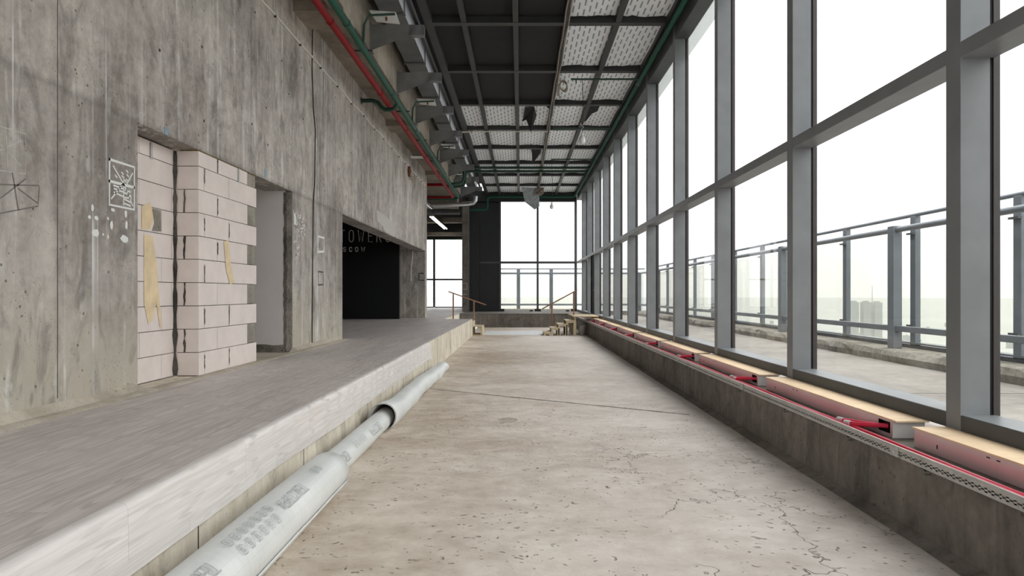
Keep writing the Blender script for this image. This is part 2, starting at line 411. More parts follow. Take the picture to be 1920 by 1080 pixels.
M['railsteel'] = plain('blue_grey_railing_steel', rgb(112, 118, 124), .45, 0, .10, 3)
M['foil'] = plain('grey_insulation_foil', rgb(150, 156, 160), .4, .3, .25, 9)
M['glass'] = clear_glass('window_glass', (.925, .93, .925, 1))
M['railglass'] = clear_glass('dusty_railing_glass', (.95, .955, .91, 1), .12)
M['frit'] = clear_glass('frosted_glass_band', (.82, .84, .84, 1), .35)
def tube_mat():
    t = NT('fluorescent_tube'); t.b.inputs['Emission Color'].default_value = (1, .98, .94, 1); t.b.inputs['Emission Strength'].default_value = 4
    return t.m
M['tube'] = tube_mat()

def film_mat():
    """white roof membrane printed with staggered rows of small blue-grey words"""
    t = NT('printed_roof_film')
    g = t.new('ShaderNodeNewGeometry'); sp = t.new('ShaderNodeSeparateXYZ'); t.l.new(g.outputs['Position'], sp.inputs[0])
    col = t.math('DIVIDE', sp.outputs[0], .098); ci = t.math('FLOOR', col); cf = t.math('FRACT', col)
    row = t.math('ADD', t.math('DIVIDE', sp.outputs[1], .40), t.math('MULTIPLY', ci, .37)); rf = t.math('FRACT', row)
    k = t.math('MULTIPLY', t.ramp(t.math('ABSOLUTE', t.math('SUBTRACT', cf, .5)), .16, .12), t.ramp(t.math('ABSOLUTE', t.math('SUBTRACT', rf, .5)), .33, .31))
    fl = t.math('FRACT', t.math('MULTIPLY', row, 8.)); k = t.math('MULTIPLY', k, t.ramp(fl, .12, .2, .35, 1.))
    n = t.noise(t.pos(), 2.2, 5)
    base = t.mix(t.ramp(n, .3, .7), rgb(236, 240, 244), rgb(247, 250, 253))
    t.col(t.mix(t.math('MULTIPLY', k, .85), base, rgb(74, 84, 102)))
    t.b.inputs['Roughness'].default_value = .5
    t.bump(n, .3, .03)
    return t.m
M['film'] = film_mat()

def vinyl_mat():
    t = NT('white_vinyl_backing')
    g = t.new('ShaderNodeNewGeometry'); sp = t.new('ShaderNodeSeparateXYZ'); t.l.new(g.outputs['Position'], sp.inputs[0])
    a = t.math('FRACT', t.math('DIVIDE', sp.outputs[1], .06))
    ang = t.math('ARCTAN2', t.math('SUBTRACT', sp.outputs[2], .15), t.math('ADD', sp.outputs[0], 1.45))
    b = t.math('FRACT', t.math('MULTIPLY', ang, 2.6))
    k = t.math('MAXIMUM', t.ramp(a, .05, .03), t.ramp(b, .05, .03))
    n = t.noise(t.pos(), 3, 5)
    base = t.mix(t.ramp(n, .3, .7), rgb(214, 217, 215), rgb(232, 234, 232))
    t.col(t.mix(t.math('MULTIPLY', k, .16), base, rgb(120, 124, 124)))
    t.b.inputs['Roughness'].default_value = .42
    t.bump(t.noise(t.pos(), 7, 3), .15, .01)
    return t.m
M['vinyl'] = vinyl_mat()
M['print'] = plain('grey_backing_print', rgb(178, 181, 181), .5, 0, 0)

# ================================================================== THE SETTING
P0, PITCH = 4.495, 2.681              # far edge of the first mullion in view, bay length
YB = -4.0                             # rear end of the hall
# ---- floor
fl = struct(box('floor', M['floor'], None, -1.9, 2.7, YB, 30.3, -.2, 0), 'beige screed floor of the sunken corridor with pock marks and cracks', 'floor')
mb = MB()
def crackline(pts, w):
    for (a, b) in zip(pts, pts[1:]):
        d = Vector((b[0]-a[0], b[1]-a[1])); n = Vector((-d.y, d.x)).normalized()
        wa, wb = w*(.6+.8*random.random()), w*(.6+.8*random.random())
        mb.add([(a[0]-n.x*wa, a[1]-n.y*wa, .0012), (a[0]+n.x*wa, a[1]+n.y*wa, .0012), (b[0]+n.x*wb, b[1]+n.y*wb, .0012), (b[0]-n.x*wb, b[1]-n.y*wb, .0012)], [(0, 1, 2, 3)])
P = [(-1.47, 10.75)]
for i in range(1, 25):
    u = i/24; P.append((-1.47+u*3.55, 10.72-u*2.33+random.uniform(-.012, .012)))
crackline(P, .017); mb.build('floor_crack', M['crack'], fl)
# shallow broken pothole
mb = MB(); pts = [(-.165+.13*math.cos(a)*random.uniform(.6, 1.2), 8.05+.17*math.sin(a)*random.uniform(.6, 1.2)) for a in [2*PI*i/14 for i in range(14)]]
mb.add([(x, y, .003) for x, y in pts]+[(-.165+(x+.165)*.6, 8.05+(y-8.05)*.6, .0015) for x, y in pts], [(i, (i+1) % 14, 14+(i+1) % 14, 14+i) for i in range(14)]+[tuple(range(14, 28))])
mb.build('pothole', M['dust'], fl)
# mortar fillet along the foot of the right parapet
mb = MB(); prev = None
for i in range(70):
    y = YB+i*.5; w = 2.33+random.uniform(-.012, .012)
    cur = [(w, y, .002), (w+.04, y, .010), (2.434, y, .03)]
    if prev: mb.add(prev+cur, [(0, 1, 4, 3), (1, 2, 5, 4)])
    prev = cur
mb.build('mortar_fillet', M['parapet'], fl, smooth=True)
# pale protective sheet lying across the far floor
sh = box('floor_sheet', M['panelwhite'], None, -1.35, .95, 24.6, 27.2, 0, .004)
tag(sh, 'pale thin sheet lying flat across the far end of the floor', 'sheet')

# ---- raised platform on the left
plat = struct(MB().box(-9, -1.70, YB, 24.1, 0, .590).box(-12, -2.7, 24.1, 43.2, 0, .590).build('floor_platform', M['stageface']), 'raised concrete platform along the left wall', 'platform')
lam = MB().box(-3.323, -1.72, YB, 24.1, .590, .596).box(-9, -3.323, 13.45, 24.1, .590, .596).box(-12, -2.7, 24.1, 43.1, .590, .596).build('laminate_sheet', M['lam'], plat)
# folded-down edge of the sheet: rounded nose and apron
prof = [(-1.74, .5965), (-1.715, .600), (-1.695, .597), (-1.682, .588), (-1.675, .572), (-1.673, .54), (-1.673, .288), (-1.679, .285), (-1.679, .54), (-1.682, .568), (-1.69, .582), (-1.70, .589), (-1.74, .591)]
mb = MB(); n = len(prof); ys = [YB+i*.45 for i in range(int((12.6-YB)/.45)+1)]+[12.65]
vs = []
for i, y in enumerate(ys):
    wob = .006*math.sin(y*2.3)+.004*math.sin(y*5.1)
    end = max(0, (y-11.9)/.75)**2
    for (x, z) in prof: vs.append((x+(wob+end*.03)*(1 if z < .5 else .2), y, z+(.006*math.sin(y*1.7) if z < .3 else 0)))
fs = [(i*n+k, i*n+(k+1) % n, (i+1)*n+(k+1) % n, (i+1)*n+k) for i in range(len(ys)-1) for k in range(n)]
fs += [tuple(range(n)), tuple((len(ys)-1)*n+k for k in range(n))]
mb.add(vs, fs); mb.build('folded_sheet_edge', M['apron'], plat, smooth=True)
# vertical joints of the platform face
for y in (3.6, 5.35, 7.6, 9.9, 13.9, 16.6, 19.6):
    box('face_joint', M['crack'], plat, -1.702, -1.698, y-.004, y+.004, 0, .585)
# ragged mortar strip between sheet and wall
mb = MB(); prev = None
for i in range(68):
    y = YB+i*.26
    if y > 13.4: break
    e = -3.33+random.uniform(-.02, .012)
    cur = [(e, y, .592), (e-.02, y, .603+random.uniform(0, .006)), (-3.44, y, .607+random.uniform(0, .01)), (-3.502, y, .66+random.uniform(0, .03) if not 6.2 < y < 10.4 else .6)]
    if prev: mb.add(prev+cur, [(0, 1, 5, 4), (1, 2, 6, 5), (2, 3, 7, 6)])
    prev = cur
mb.build('mortar_strip', M['dust'], plat, smooth=True)

# ---- left concrete wall with two openings
ZO = 3.055
wl_ = MB().box(-3.9, -3.5, YB, 6.24, .59, 6.0).box(-3.9, -3.5, 6.24, 10.47, ZO, 6.0).box(-3.9, -3.5, 10.47, 13.41, .59, 6.0)
wl_.box(-3.9, -3.5, 13.41, 25.0, ZO, 6.0).box(-4.5, -3.5, 25.0, 25.5, .59, 6.0)
wall_left = struct(wl_.build('wall_left', M['wall']), 'streaked bare concrete wall on the left with a block-filled doorway', 'wall')
for y, z0, z1, w in ((5.16, .7, 5.9, .009), (8.87, ZO+.01, 5.9, .005), (2.6, .7, 5.9, .006), (12.75, ZO-.3, 5.9, .004), (15.9, ZO+.02, 5.9, .005), (19.5, ZO+.02, 5.9, .006), (22.6, ZO+.02, 5.9, .006)):
    box('form_joint', M['charcoal'], wall_left, -3.502, -3.4985, y-w/2, y+w/2, z0, z1)
hole = None
for (y, z) in [(5.25, 4.10), (6.6, 4.62), (6.62, 3.85), (7.5, 4.2), (7.55, 3.40), (8.9, 3.7), (9.4, 4.05), (9.45, 3.55), (10.0, 4.9), (10.3, 4.5), (10.9, 5.1), (11.0, 4.3), (12.4, 4.75), (12.9, 5.2), (13.2, 3.9),
               (14.1, 4.4), (14.9, 3.7), (15.2, 5.2), (16.4, 4.3), (17.0, 3.4), (17.6, 4.9), (18.3, 3.8), (18.4, 3.3), (19.2, 4.5), (19.9, 3.5), (20.6, 4.1), (21.4, 3.3), (22.0, 4.4), (22.9, 3.6), (23.6, 4.3), (24.3, 3.4), (24.6, 4.8), (4.0, 4.6), (3.9, 3.5), (11.6, 3.35), (12.2, 3.33), (9.0, 5.2), (7.0, 5.15)]:
    if hole is None:
        hole = MB().tube([(-3.505, y, z), (-3.498, y, z)], .016, 10).build('tie_hole', M['gasket'], wall_left)
        h0 = Vector((0, y, z))
    else:
        o = hole.copy(); C.objects.link(o); o.parent = wall_left; o.location = hole.location+Vector((0, y, z))-h0
# paint marks on the wall
def onwall(u, v): return (-3.498, u, v)
def jit(pl, a=.006): return [(p[0]+random.uniform(-a, a), p[1]+random.uniform(-a, a)) for p in pl]
mb = MB(); a0, a1, b0, b1, bm_ = 5.815, 6.185, 2.25, 2.635, 2.454
ribbon(mb, [jit([(a0, b1), (a1, b1), (a1, b0), (a0, b0), (a0, b1)]), jit([(a0, bm_), (a1, bm_)])], .024, onwall)
rails = [jit([(a0+.05, b1-.05), (a0+.2, bm_), (a1-.03, b0+.03)]), jit([(a1-.03, b1-.06), (a0+.25, bm_+.02)]), jit([(a0+.19, bm_), (a0+.03, b0+.05)]), jit([(a0+.2, b1-.12), (a0+.2, b0+.02)])]
for z in (.33, .30, .27): rails.append(jit([(a0+.06, b0+z-.16), (a0+.19, b0+z-.17)]))
for k in range(5): rails.append(jit([(a0+.22, b0+.04+k*.03), (a1-.06, b0+.02+k*.034)], .01))
for k in range(7):
    y, z = random.uniform(a0+.04, a1-.05), random.uniform(bm_+.03, b1-.05); rails.append([(y, z), (y+.02, z-.012)])
ribbon(mb, rails, .015, onwall); mb.build('lattice_paint_mark', M['paint'], wall_left)
mb = MB()
for i, (y, z) in enumerate([(5.58, 2.193), (5.86, 2.208), (6.05, 2.196), (5.54, 2.111), (5.63, 2.113), (5.79, 2.127), (5.84, 2.077), (6.06, 2.1), (5.62, 1.99), (5.72, 1.987), (5.79, 1.973), (6.03, 1.974)]):
    r = (.024, .022, .026, .018, .023, .014, .028, .028, .04, .011, .016, .045)[i]
    el = (1.6, .5, 1.7, .8, .7, 1, 1.9, 2., .7, 1, 2, .6)[i]
    mb.add([onwall(y+r*math.cos(t)*random.uniform(.8, 1.15)/el**.5, z+r*math.sin(t)*random.uniform(.8, 1.15)*el**.5) for t in [2*PI*k/12 for k in range(12)]], [tuple(range(12))])
mb.build('paint_spatter', M['paint'], wall_left)
mb = MB()
for k in range(95):
    y = random.uniform(10.53, 11.12); z = random.uniform(2.02, 2.76)
    if y > 10.8 and z < 2.35: continue
    an = random.choice((0, .3, PI/2, 1.2, -.6)); L = random.uniform(.02, .07)
    ribbon(mb, [[(y, z), (y+L*math.cos(an), z+L*math.sin(an))]], random.uniform(.008, .022), onwall)
mb.add([onwall(*p) for p in ((10.54, 2.74), (10.64, 2.70), (10.65, 2.57), (10.55, 2.55))], [(0, 1, 2, 3)])
mb.build('scribbled_paint_mark', M['paint'], wall_left)
mb = MB(); ribbon(mb, [[(11.8, 2.48), (12.15, 2.48), (12.15, 2.24), (11.8, 2.21), (11.8, 2.48)]], .045, onwall); mb.build('white_square_mark', M['paint'], wall_left)
mb = MB(); ribbon(mb, [[(11.8, 1.87), (12.1, 1.87), (12.1, 1.65), (11.8, 1.64), (11.8, 1.87)]], .035, onwall); mb.build('grey_square_mark', M['charcoal'], wall_left)
mb = MB(); ribbon(mb, [jit([(4.45, 2.20), (4.95, 2.27)]), jit([(4.55, 2.02), (4.95, 2.13), (4.97, 2.26)]), jit([(4.6, 2.13), (4.82, 2.30)]), jit([(4.7, 2.32), (4.76, 2.08)]), jit([(4.76, 2.22), (4.95, 2.14)])], .010, onwall); mb.build('chalk_scribble', M['softchalk'], wall_left)
mb = MB(); ribbon(mb, [jit([(4.4, 2.62), (4.83, 2.615), (4.83, 2.34), (4.4, 2.30)]), jit([(4.5, 2.55), (4.78, 2.38)]), jit([(4.5, 2.40), (4.78, 2.56)]), jit([(4.64, 2.60), (4.66, 2.33)])], .006, onwall); mb.build('chalk_star_box', M['palepaint'], wall_left)
mb = MB(); mb.add([onwall(*p) for p in ((16.6, 3.52), (17.9, 3.50), (19.0, 3.42), (19.0, 3.08), (17.6, 3.09), (17.4, 3.2), (16.7, 3.26))], [tuple(range(7))]); mb.build('skimmed_patch', M['palepaint'], wall_left)

mb = MB(); mb.add([onwall(*p) for p in ((6.71, 3.11), (6.77, 3.15), (6.79, 3.04), (6.76, 2.98+.08), (6.72, 3.06))], [tuple(range(5))]); mb.build('blue_chalk_mark', M['bluechalk'], wall_left)
mb = MB(); mb.add([onwall(*p) for p in ((9.30, 3.18), (9.40, 3.19), (9.40, 3.09), (9.34, 3.075))], [tuple(range(4))]); mb.build('blue_chalk_mark', M['bluechalk'], wall_left)
# ---- opening filled with aerated blocks
infill = empty('wall_block_infill', (-3.7, 7.9, .595)); struct(infill, 'white aerated block infill in the first opening of the concrete wall', 'block wall')
CH = .2537; ZB = .598
rows = [(ZB+i*CH, ZB+i*CH+.2497) for i in range(9)]+[(ZB+9*CH, ZO-.012)]
for i, (z0, z1) in enumerate(rows):
    js = [7.425, 7.56, 8.20, 9.05] if i % 2 == 0 else [7.425, 7.89, 8.75]
    for a, b in zip(js, js[1:]):
        d = random.uniform(-.002, .003)
        MB().box(-3.75, -3.503+d, a+.003, b-.003, z0+.001, z1-.002).build('block', M['block'], infill, bevel=.002)
    if i % 2 == 1: MB().box(-3.75, -3.512, 8.753, 9.035+random.uniform(-.01, .01), z0, z1).build('mortar_patch', M['patch'], infill, bevel=.01)
    for a in js[1:-1]:
        if random.random() < .6:
            mb = MB(); zz0, zz1 = z0+random.uniform(0, .08), z1-random.uniform(0, .06)
            mb.add([(-3.497, a+random.uniform(-.004, .004)+sg*(.005+random.uniform(0, .007)), zz0+(zz1-zz0)*q/6) for sg in (-1, 1) for q in range(7)], [(q, q+1, 8+q, 7+q) for q in range(6)]); mb.build('mortar_seam', M['mortar'], infill)
    # recessed part
    js = [6.0, 6.53, 7.16, 7.42] if i % 2 == 0 else [6.1, 6.74, 7.37, 7.42]
    for j, (a, b) in enumerate(zip(js, js[1:])):
        MB().box(-4.0, -3.765+random.uniform(-.002, .002), a+.003, b-.003, z0+.001, z1-.002).build('block', M['block'], infill, bevel=.002)
# the return face of the pier (towards the camera) is made of the first blocks; joint mortar behind
box('mortar_bed', M['mortar'], infill, -3.98, -3.765-.012, 6.0, 7.43, ZB-.005, ZO-.02)
box('mortar_bed', M['mortar'], infill, -3.74, -3.53, 7.434, 9.02, ZB-.005, ZO-.02)
mb = MB(); prev = None
for i in range(34):
    z = ZB+i*.074; w = .018+.016*math.sin(i*1.3)*random.random()+random.uniform(0, .014)
    cur = [(-3.77, 7.424-w, z), (-3.762, 7.422-w, z), (-3.752+w*.7, 7.421, z)]
    if z > ZO: break
    if prev: mb.add(prev+cur, [(0, 1, 4, 3), (1, 2, 5, 4)])
    prev = cur
mb.build('mortar_seam', M['mortar'], infill)
for i, (z0, z1) in enumerate(rows[:9]):
    if i % 2 == 1:
        mb = MB(); x = -3.655
        mb.add([(x+random.uniform(-.008, .008)+s*(.006+random.uniform(0, .006)), 7.4235, z0+(z1-z0)*k/5) for s in (-1, 1) for k in range(6)], [(k, k+1, 7+k, 6+k) for k in range(5)]); mb.build('mortar_seam', M['mortar'], infill)
box('foam_line', M['foam'], infill, -3.70, -3.506, 7.43, 9.03, ZO-.014, ZO-.001)
mb = MB()   # ochre smears on the recessed blocks
mb.add([(-3.7615, y, z) for y, z in ((6.82, 2.08), (6.98, 2.08), (7.06, 1.80), (7.10, 1.5), (7.16, 1.15), (7.12, 1.14), (7.05, 1.4), (6.98, 1.22), (6.9, 1.18), (6.82, 1.4))], [tuple(range(10))])
mb.add([(-3.7615, y, z) for y, z in ((6.78, 2.36), (6.95, 2.42), (7.0, 2.25), (6.93, 2.14), (6.78, 2.13))], [tuple(range(5))])
mb.add([(-3.498, y, z) for y, z in ((8.05, 2.10), (8.17, 2.13), (8.24, 1.86), (8.34, 1.62), (8.22, 1.60), (8.11, 1.78))], [tuple(range(6))])
mb.build('ochre_smear', M['ochre'], infill)
mb = MB(); mb.add([(-3.7612, y, z) for y, z in ((6.98, 2.36), (7.14, 2.36), (7.15, 2.14), (6.97, 2.13), (7.02, 2.22))], [tuple(range(5))])
mb.build('grey_smear', M['patch'], infill)
for (x, y, z) in ((-3.758, 6.93, 2.86), (-3.495, 8.45, 2.87)):
    box('wall_tie', M['galv'], infill, x, x+.004, y, y+.035, z, z+.17)

# ---- open doorway beside the blocks, plastered return
door = empty('door_1', (-4.0, 9.8, .595)); struct(door, 'open doorway with smooth grey plaster return beside the white blocks', 'doorway')
box('plaster_return', M['plaster'], door, -6.0, -3.60, 10.40, 10.6, .70, 3.10)
mb = MB(); prev = None      # broken jamb edge
for i in range(40):
    z = .595+i*.0625
    xa = -3.60-.018*random.random(); xb = -3.545-.03*random.random()
    cur = [(xa, 10.395, z), (xb, 10.385+.02*random.random(), z), (-3.515, 10.45, z), (-3.499, 10.475, z)]
    if prev: mb.add(prev+cur, [(0, 1, 5, 4), (1, 2, 6, 5), (2, 3, 7, 6)])
    prev = cur
mb.build('broken_jamb', M['rough'], door)
mb = MB(); prev = None
for i in range(26):
    x = -6+i*.097; cur = [(x, 10.36-.05*random.random(), .594), (x, 10.385-.01*random.random(), .65), (x, 10.40, .70+.02*random.random())]
    if prev: mb.add(prev+cur, [(0, 1, 4, 3), (1, 2, 5, 4)])
    prev = cur
mb.build('broken_base', M['rough'], door)
box('inner_wall', M['plaster'], door, -6.2, -6.0, 8.9, 10.6, .59, 3.10)
box('threshold_rubble', M['dust'], door, -6.0, -3.42, 9.05, 10.44, .588, .598)
box('inner_ceiling', M['soffit'], door, -6.2, -3.9, 6.0, 10.6, 3.10, 3.2)
box('inner_side', M['block'], door, -6.0, -3.76, 8.92, 9.04, .595, 3.10)

# ---- dark recess behind the second opening
rec = empty('wall_recess', (-6, 19, .59)); struct(rec, 'unlit black recess behind the wide opening of the left wall', 'recess')
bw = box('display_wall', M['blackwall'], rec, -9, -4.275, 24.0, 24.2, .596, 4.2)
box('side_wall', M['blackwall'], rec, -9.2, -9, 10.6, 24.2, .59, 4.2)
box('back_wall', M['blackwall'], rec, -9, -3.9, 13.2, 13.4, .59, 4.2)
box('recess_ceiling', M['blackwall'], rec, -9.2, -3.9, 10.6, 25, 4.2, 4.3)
def ondisp(x, z): return (x, 23.996, z)
def word(mb, s, x, z, h, w, sp, sx_):
    for ch in s:
        g = glyph(ch); ribbon(mb, [[(x+p[0]*h*sx_, z+p[1]*h) for p in pl] for pl in g], w, ondisp)
        wd = {'W': .8, 'M': .7, 'E': .5}.get(ch, .6); x += wd*h*sx_+sp
mb = MB(); word(mb, 'TOWERS', -6.34, 3.31, .405, .030, .165, .62); mb.build('large_lettering', M['letter'], bw)
mb = MB(); word(mb, 'MOSCOW', -6.66, 2.97, .150, .028, .125, .95); mb.build('small_lettering', M['letter'], bw)
mb = MB(); mb.tube([(-3.93, 24.9, 3.05), (-3.95, 24.9, 2.75), (-3.99, 24.9, 2.45), (-4.0, 24.9, 2.2), (-3.99, 24.9, 2.02)], .018, 8)
wr = mb.build('hanging_cable', M['cable'], None, smooth=True); tag(wr, 'pale cable hanging in front of the dark recess with a round end', 'cable')
MB().tube([(-3.99, 24.87, 1.985), (-3.99, 24.93, 1.985)], .035, 14).build('cable_end', M['white'], wr)
mb = MB(); ribbon(mb, [[(-3.56, 2.23), (-3.72, 2.23), (-3.72, 1.98), (-3.56, 1.98)]], .035, lambda x, z: (x, 24.997, z)); mb.build('black_square_mark', M['blackpaint'], wall_left)

# ---- concrete soffit and beams over the platform
sof = MB().box(-3.9, -2.725, YB, 25.6, 5.99, 7.0)
sof.box(-12, -2.725, 25.6, 31.2, 5.99, 7.0)
ceil_soffit = struct(sof.build('ceiling_soffit', M['soffit']), 'board-marked concrete soffit above the pipes on the left', 'ceiling')
for y in (3.3, 10.5, 17.7, 25.0):
    box('cross_beam', M['soffit'], ceil_soffit, -3.5, -2.725, y, y+.74, 5.84, 5.995)
box('edge_beam', M['soffit'], ceil_soffit, -2.95, -2.7249, YB, 29.0, 5.89, 5.992)

# ---- low parapet under the glazing
par = empty('wall_right', (2.9, 14, 0)); struct(par, 'low dark concrete parapet under the glazed wall', 'wall')
js = [YB, 1.6, 5.55, 8.8, 11.73, 19.3, 30.2]
for a, b in zip(js, js[1:]): box('parapet_panel', M['parapet'], par, 2.435, 3.15, a+.004, b-.004, 0, .488)
box('parapet_core', M['crack'], par, 2.45, 3.14, YB, 30.2, 0, .47)
far_led = struct(box('wall_far_ledge', M['parapet'], None, -2.70, 3.15, 30.2, 34.2, 0, .605), 'dark concrete ledge below the far windows', 'ledge')
box('capping_edge', M['galvdull'], far_led, -2.7, 2.43, 30.17, 30.2, .585, .612)

# ---- glazed wall: one bay per window, bay k starts at the far edge of mullion k
def bay(name, door_bay=False):
    r = empty(name, (2.9, 0, .6)); y0, y1 = 0., PITCH-.15
    MB().box(2.80, 2.99, -.15, 0, .49, 6.55).build('mullion', M['steel'], r, bevel=.004)
    box('gasket', M['gasket'], r, 2.99, 3.008, -.145, -.005, .55, 6.3)
    box('pressure_cap', M['caprim'], r, 3.008, 3.05, -.155, .005, .55, 6.3)
    MB().box(2.80, 3.03, y0, y1, .615, .714).build('sill_rail', M['darksteel'], r, bevel=.004)
    box('sill_top', M['steel'], r, 2.806, 3.03, y0, y1, .7135, .7165)
    MB().box(2.80, 3.02, y0, y1, 2.99, 3.094).build('transom', M['steel'], r, bevel=.004)
    MB().box(2.80, 3.05, y0, y1, 6.11, 6.55).build('header', M['darksteel'], r, bevel=.004)
    box('glass_pane', M['glass'], r, 3.026, 3.034, y0, y1, 3.094, 6.11)
    if door_bay:
        box('glass_pane', M['glass'], r, 3.026, 3.034, y0+1.35, y1, .7165, 2.99)
    else: box('glass_pane', M['glass'], r, 3.026, 3.034, y0, y1, .7165, 2.99)
    box('frosted_band', M['frit'], r, 3.0352, 3.038, y0, y1, 5.78, 6.11)
    return r
proto = bay('window_1'); dbay = bay('window_12', True)
wi = 0
for k in range(-3, 11):
    wi += 1
    if k == 8: o = dbay; o.name = 'window_%d' % wi
    else: o = proto if wi == 1 else copy_tree(proto, None, 'window_%d' % wi)
    o.location = (2.9, P0+PITCH*k, .6)
    struct(o, 'grey framed window bay %s of the glazed wall' % (['behind the camera, rearmost', 'behind the camera', 'beside the camera', 'nearest in view', 'second in view', 'third in view', 'fourth in view', 'fifth in view', 'sixth in view', 'seventh in view', 'eighth in view', 'with the dark open door', 'next to last before the far corner', 'in the far corner'][wi-1]), 'window')
# dark door leaf standing ajar in bay 8
yd = P0+PITCH*8
d2 = empty('door_2', (2.95, yd+.7, .6)); struct(d2, 'dark metal terrace door in the glazed wall near the far corner', 'door')
MB().box(2.84, 2.90, yd+.03, yd+1.3, .72, 2.98).build('door_leaf', M['blackwall'], d2, bevel=.004)
box('door_frame', M['darksteel'], d2, 2.80, 3.0, yd+1.30, yd+1.36, .7165, 2.99)
MB().tube([(2.80, yd+.15, 1.62), (2.80, yd+.27, 1.62)], .012, 8).build('door_handle', M['galv'], d2)

# ---- far end wall
fw = empty('wall_far', (0, 33.95, .6)); struct(fw, 'dark clad far end wall with a tall window', 'wall')
for (x0, x1, z0, z1) in ((-2.54, -2.04, .61, 6.0), (-2.03, -1.06, 3.06, 6.0), (-2.03, -1.06, .74, 3.0)):
    box('cladding_panel', M['blacksteel'], fw, x0, x1, 33.9, 33.95, z0, z1)
box('backing', M['blackroof'], fw, -2.6, -1.0, 33.95, 34.1, .6, 6.6)
box('panel_rail', M['darksteel'], fw, -2.03, -1.06, 33.88, 33.93, 2.985, 3.075)
box('base_plate', M['blacksteel'], fw, -2.54, 2.8, 33.86, 34.0, .605, .735)
box('top_panel', M['blacksteel'], fw, -2.6, 2.8, 33.88, 34.1, 6.06, 6.6)
wf = empty('window_15', (.85, 33.95, .7)); struct(wf, 'tall four pane window in the far end wall', 'window')
for x0, x1 in ((-1.06, -.97), (.80, .90), (2.68, 2.8)): box('frame_post', M['darksteel'], wf, x0, x1, 33.86, 34.0, .735, 6.06)
for x0, x1 in ((-.97, .80), (.90, 2.68)):
    box('transom', M['darksteel'], wf, x0, x1, 33.87, 33.99, 2.98, 3.09)
    box('glass_pane', M['glass'], wf, x0, x1, 33.93, 33.94, .735, 2.98)
    box('glass_pane', M['glass'], wf, x0, x1, 33.93, 33.94, 3.09, 6.06)
# ---- column and return beside the left room
col = struct(box('wall_column', M['parapet'], None, -2.86, -2.545, 33.4, 34.1, .59, 6.0), 'dark concrete column left of the clad panels', 'column')
mb = MB(); ribbon(mb, [[(-2.80, 2.0), (-2.62, 2.0), (-2.62, 1.7), (-2.78, 1.7)], [(-2.82, 1.45), (-2.65, 1.45)]], .03, lambda x, z: (x, 33.397, z)); mb.build('chalk_mark', M['palepaint'], col)
struct(box('wall_left_room_return', M['parapet'], None, -2.86, -2.6, 34.1, 43.2, .59, 6.2), 'concrete return wall behind the column', 'wall')
# ---- left room beyond the platform
lr = empty('wall_left_room', (-7, 43.2, .6)); struct(lr, 'far wall of the side room with tall windows', 'wall')
box('lintel', M['darksteel'], lr, -12, -2.86, 43.0, 43.3, 4.90, 6.2)
box('lintel_band', M['darkgreen'], lr, -12, -2.86, 42.97, 43.0, 4.90, 5.0)
box('pier', M['parapet'], lr, -3.60, -2.86, 43.0, 43.3, .59, 4.9)
ww = empty('window_16', (-7, 43.1, .6)); struct(ww, 'row of tall windows at the end of the side room', 'window')
for x in (-3.62, -5.45, -7.6, -9.8, -12): box('frame_post', M['darksteel'], ww, x-.06, x+.06, 43.0, 43.2, .62, 4.9)
for a, b in ((-12, -9.8), (-9.8, -7.6), (-7.6, -5.45), (-5.45, -3.62)):
    box('transom', M['darksteel'], ww, a+.06, b-.06, 43.02, 43.18, 2.33, 2.43)
    box('glass_pane', M['glass'], ww, a+.06, b-.06, 43.1, 43.11, .66, 2.33); box('glass_pane', M['glass'], ww, a+.06, b-.06, 43.1, 43.11, 2.43, 4.9)
    box('bottom_rail', M['darksteel'], ww, a+.06, b-.06, 43.0, 43.2, .60, .66)
struct(box('wall_left_room_side', M['wall'], None, -12.2, -12, 25.5, 43.3, .59, 6.2), 'side wall of the room beyond the platform', 'wall')
struct(box('wall_left_room_rear', M['wall'], None, -12.2, -4.5, 25.3, 25.5, .59, 6.2), 'rear wall of the room beyond the platform', 'wall')
lc = struct(box('ceiling_left_room', M['blackroof'], None, -12.2, -2.6, 31.2, 43.3, 6.2, 6.5), 'dark ceiling of the side room', 'ceiling')
box('concrete_beam', M['soffit'], lc, -12, -2.9, 31.2, 32.0, 5.45, 6.2)
box('concrete_beam', M['soffit'], lc, -12, -2.9, 38.6, 39.2, 5.52, 5.80)
box('concrete_beam', M['soffit'], lc, -12, -3.0, 41.8, 42.3, 5.05, 5.25)

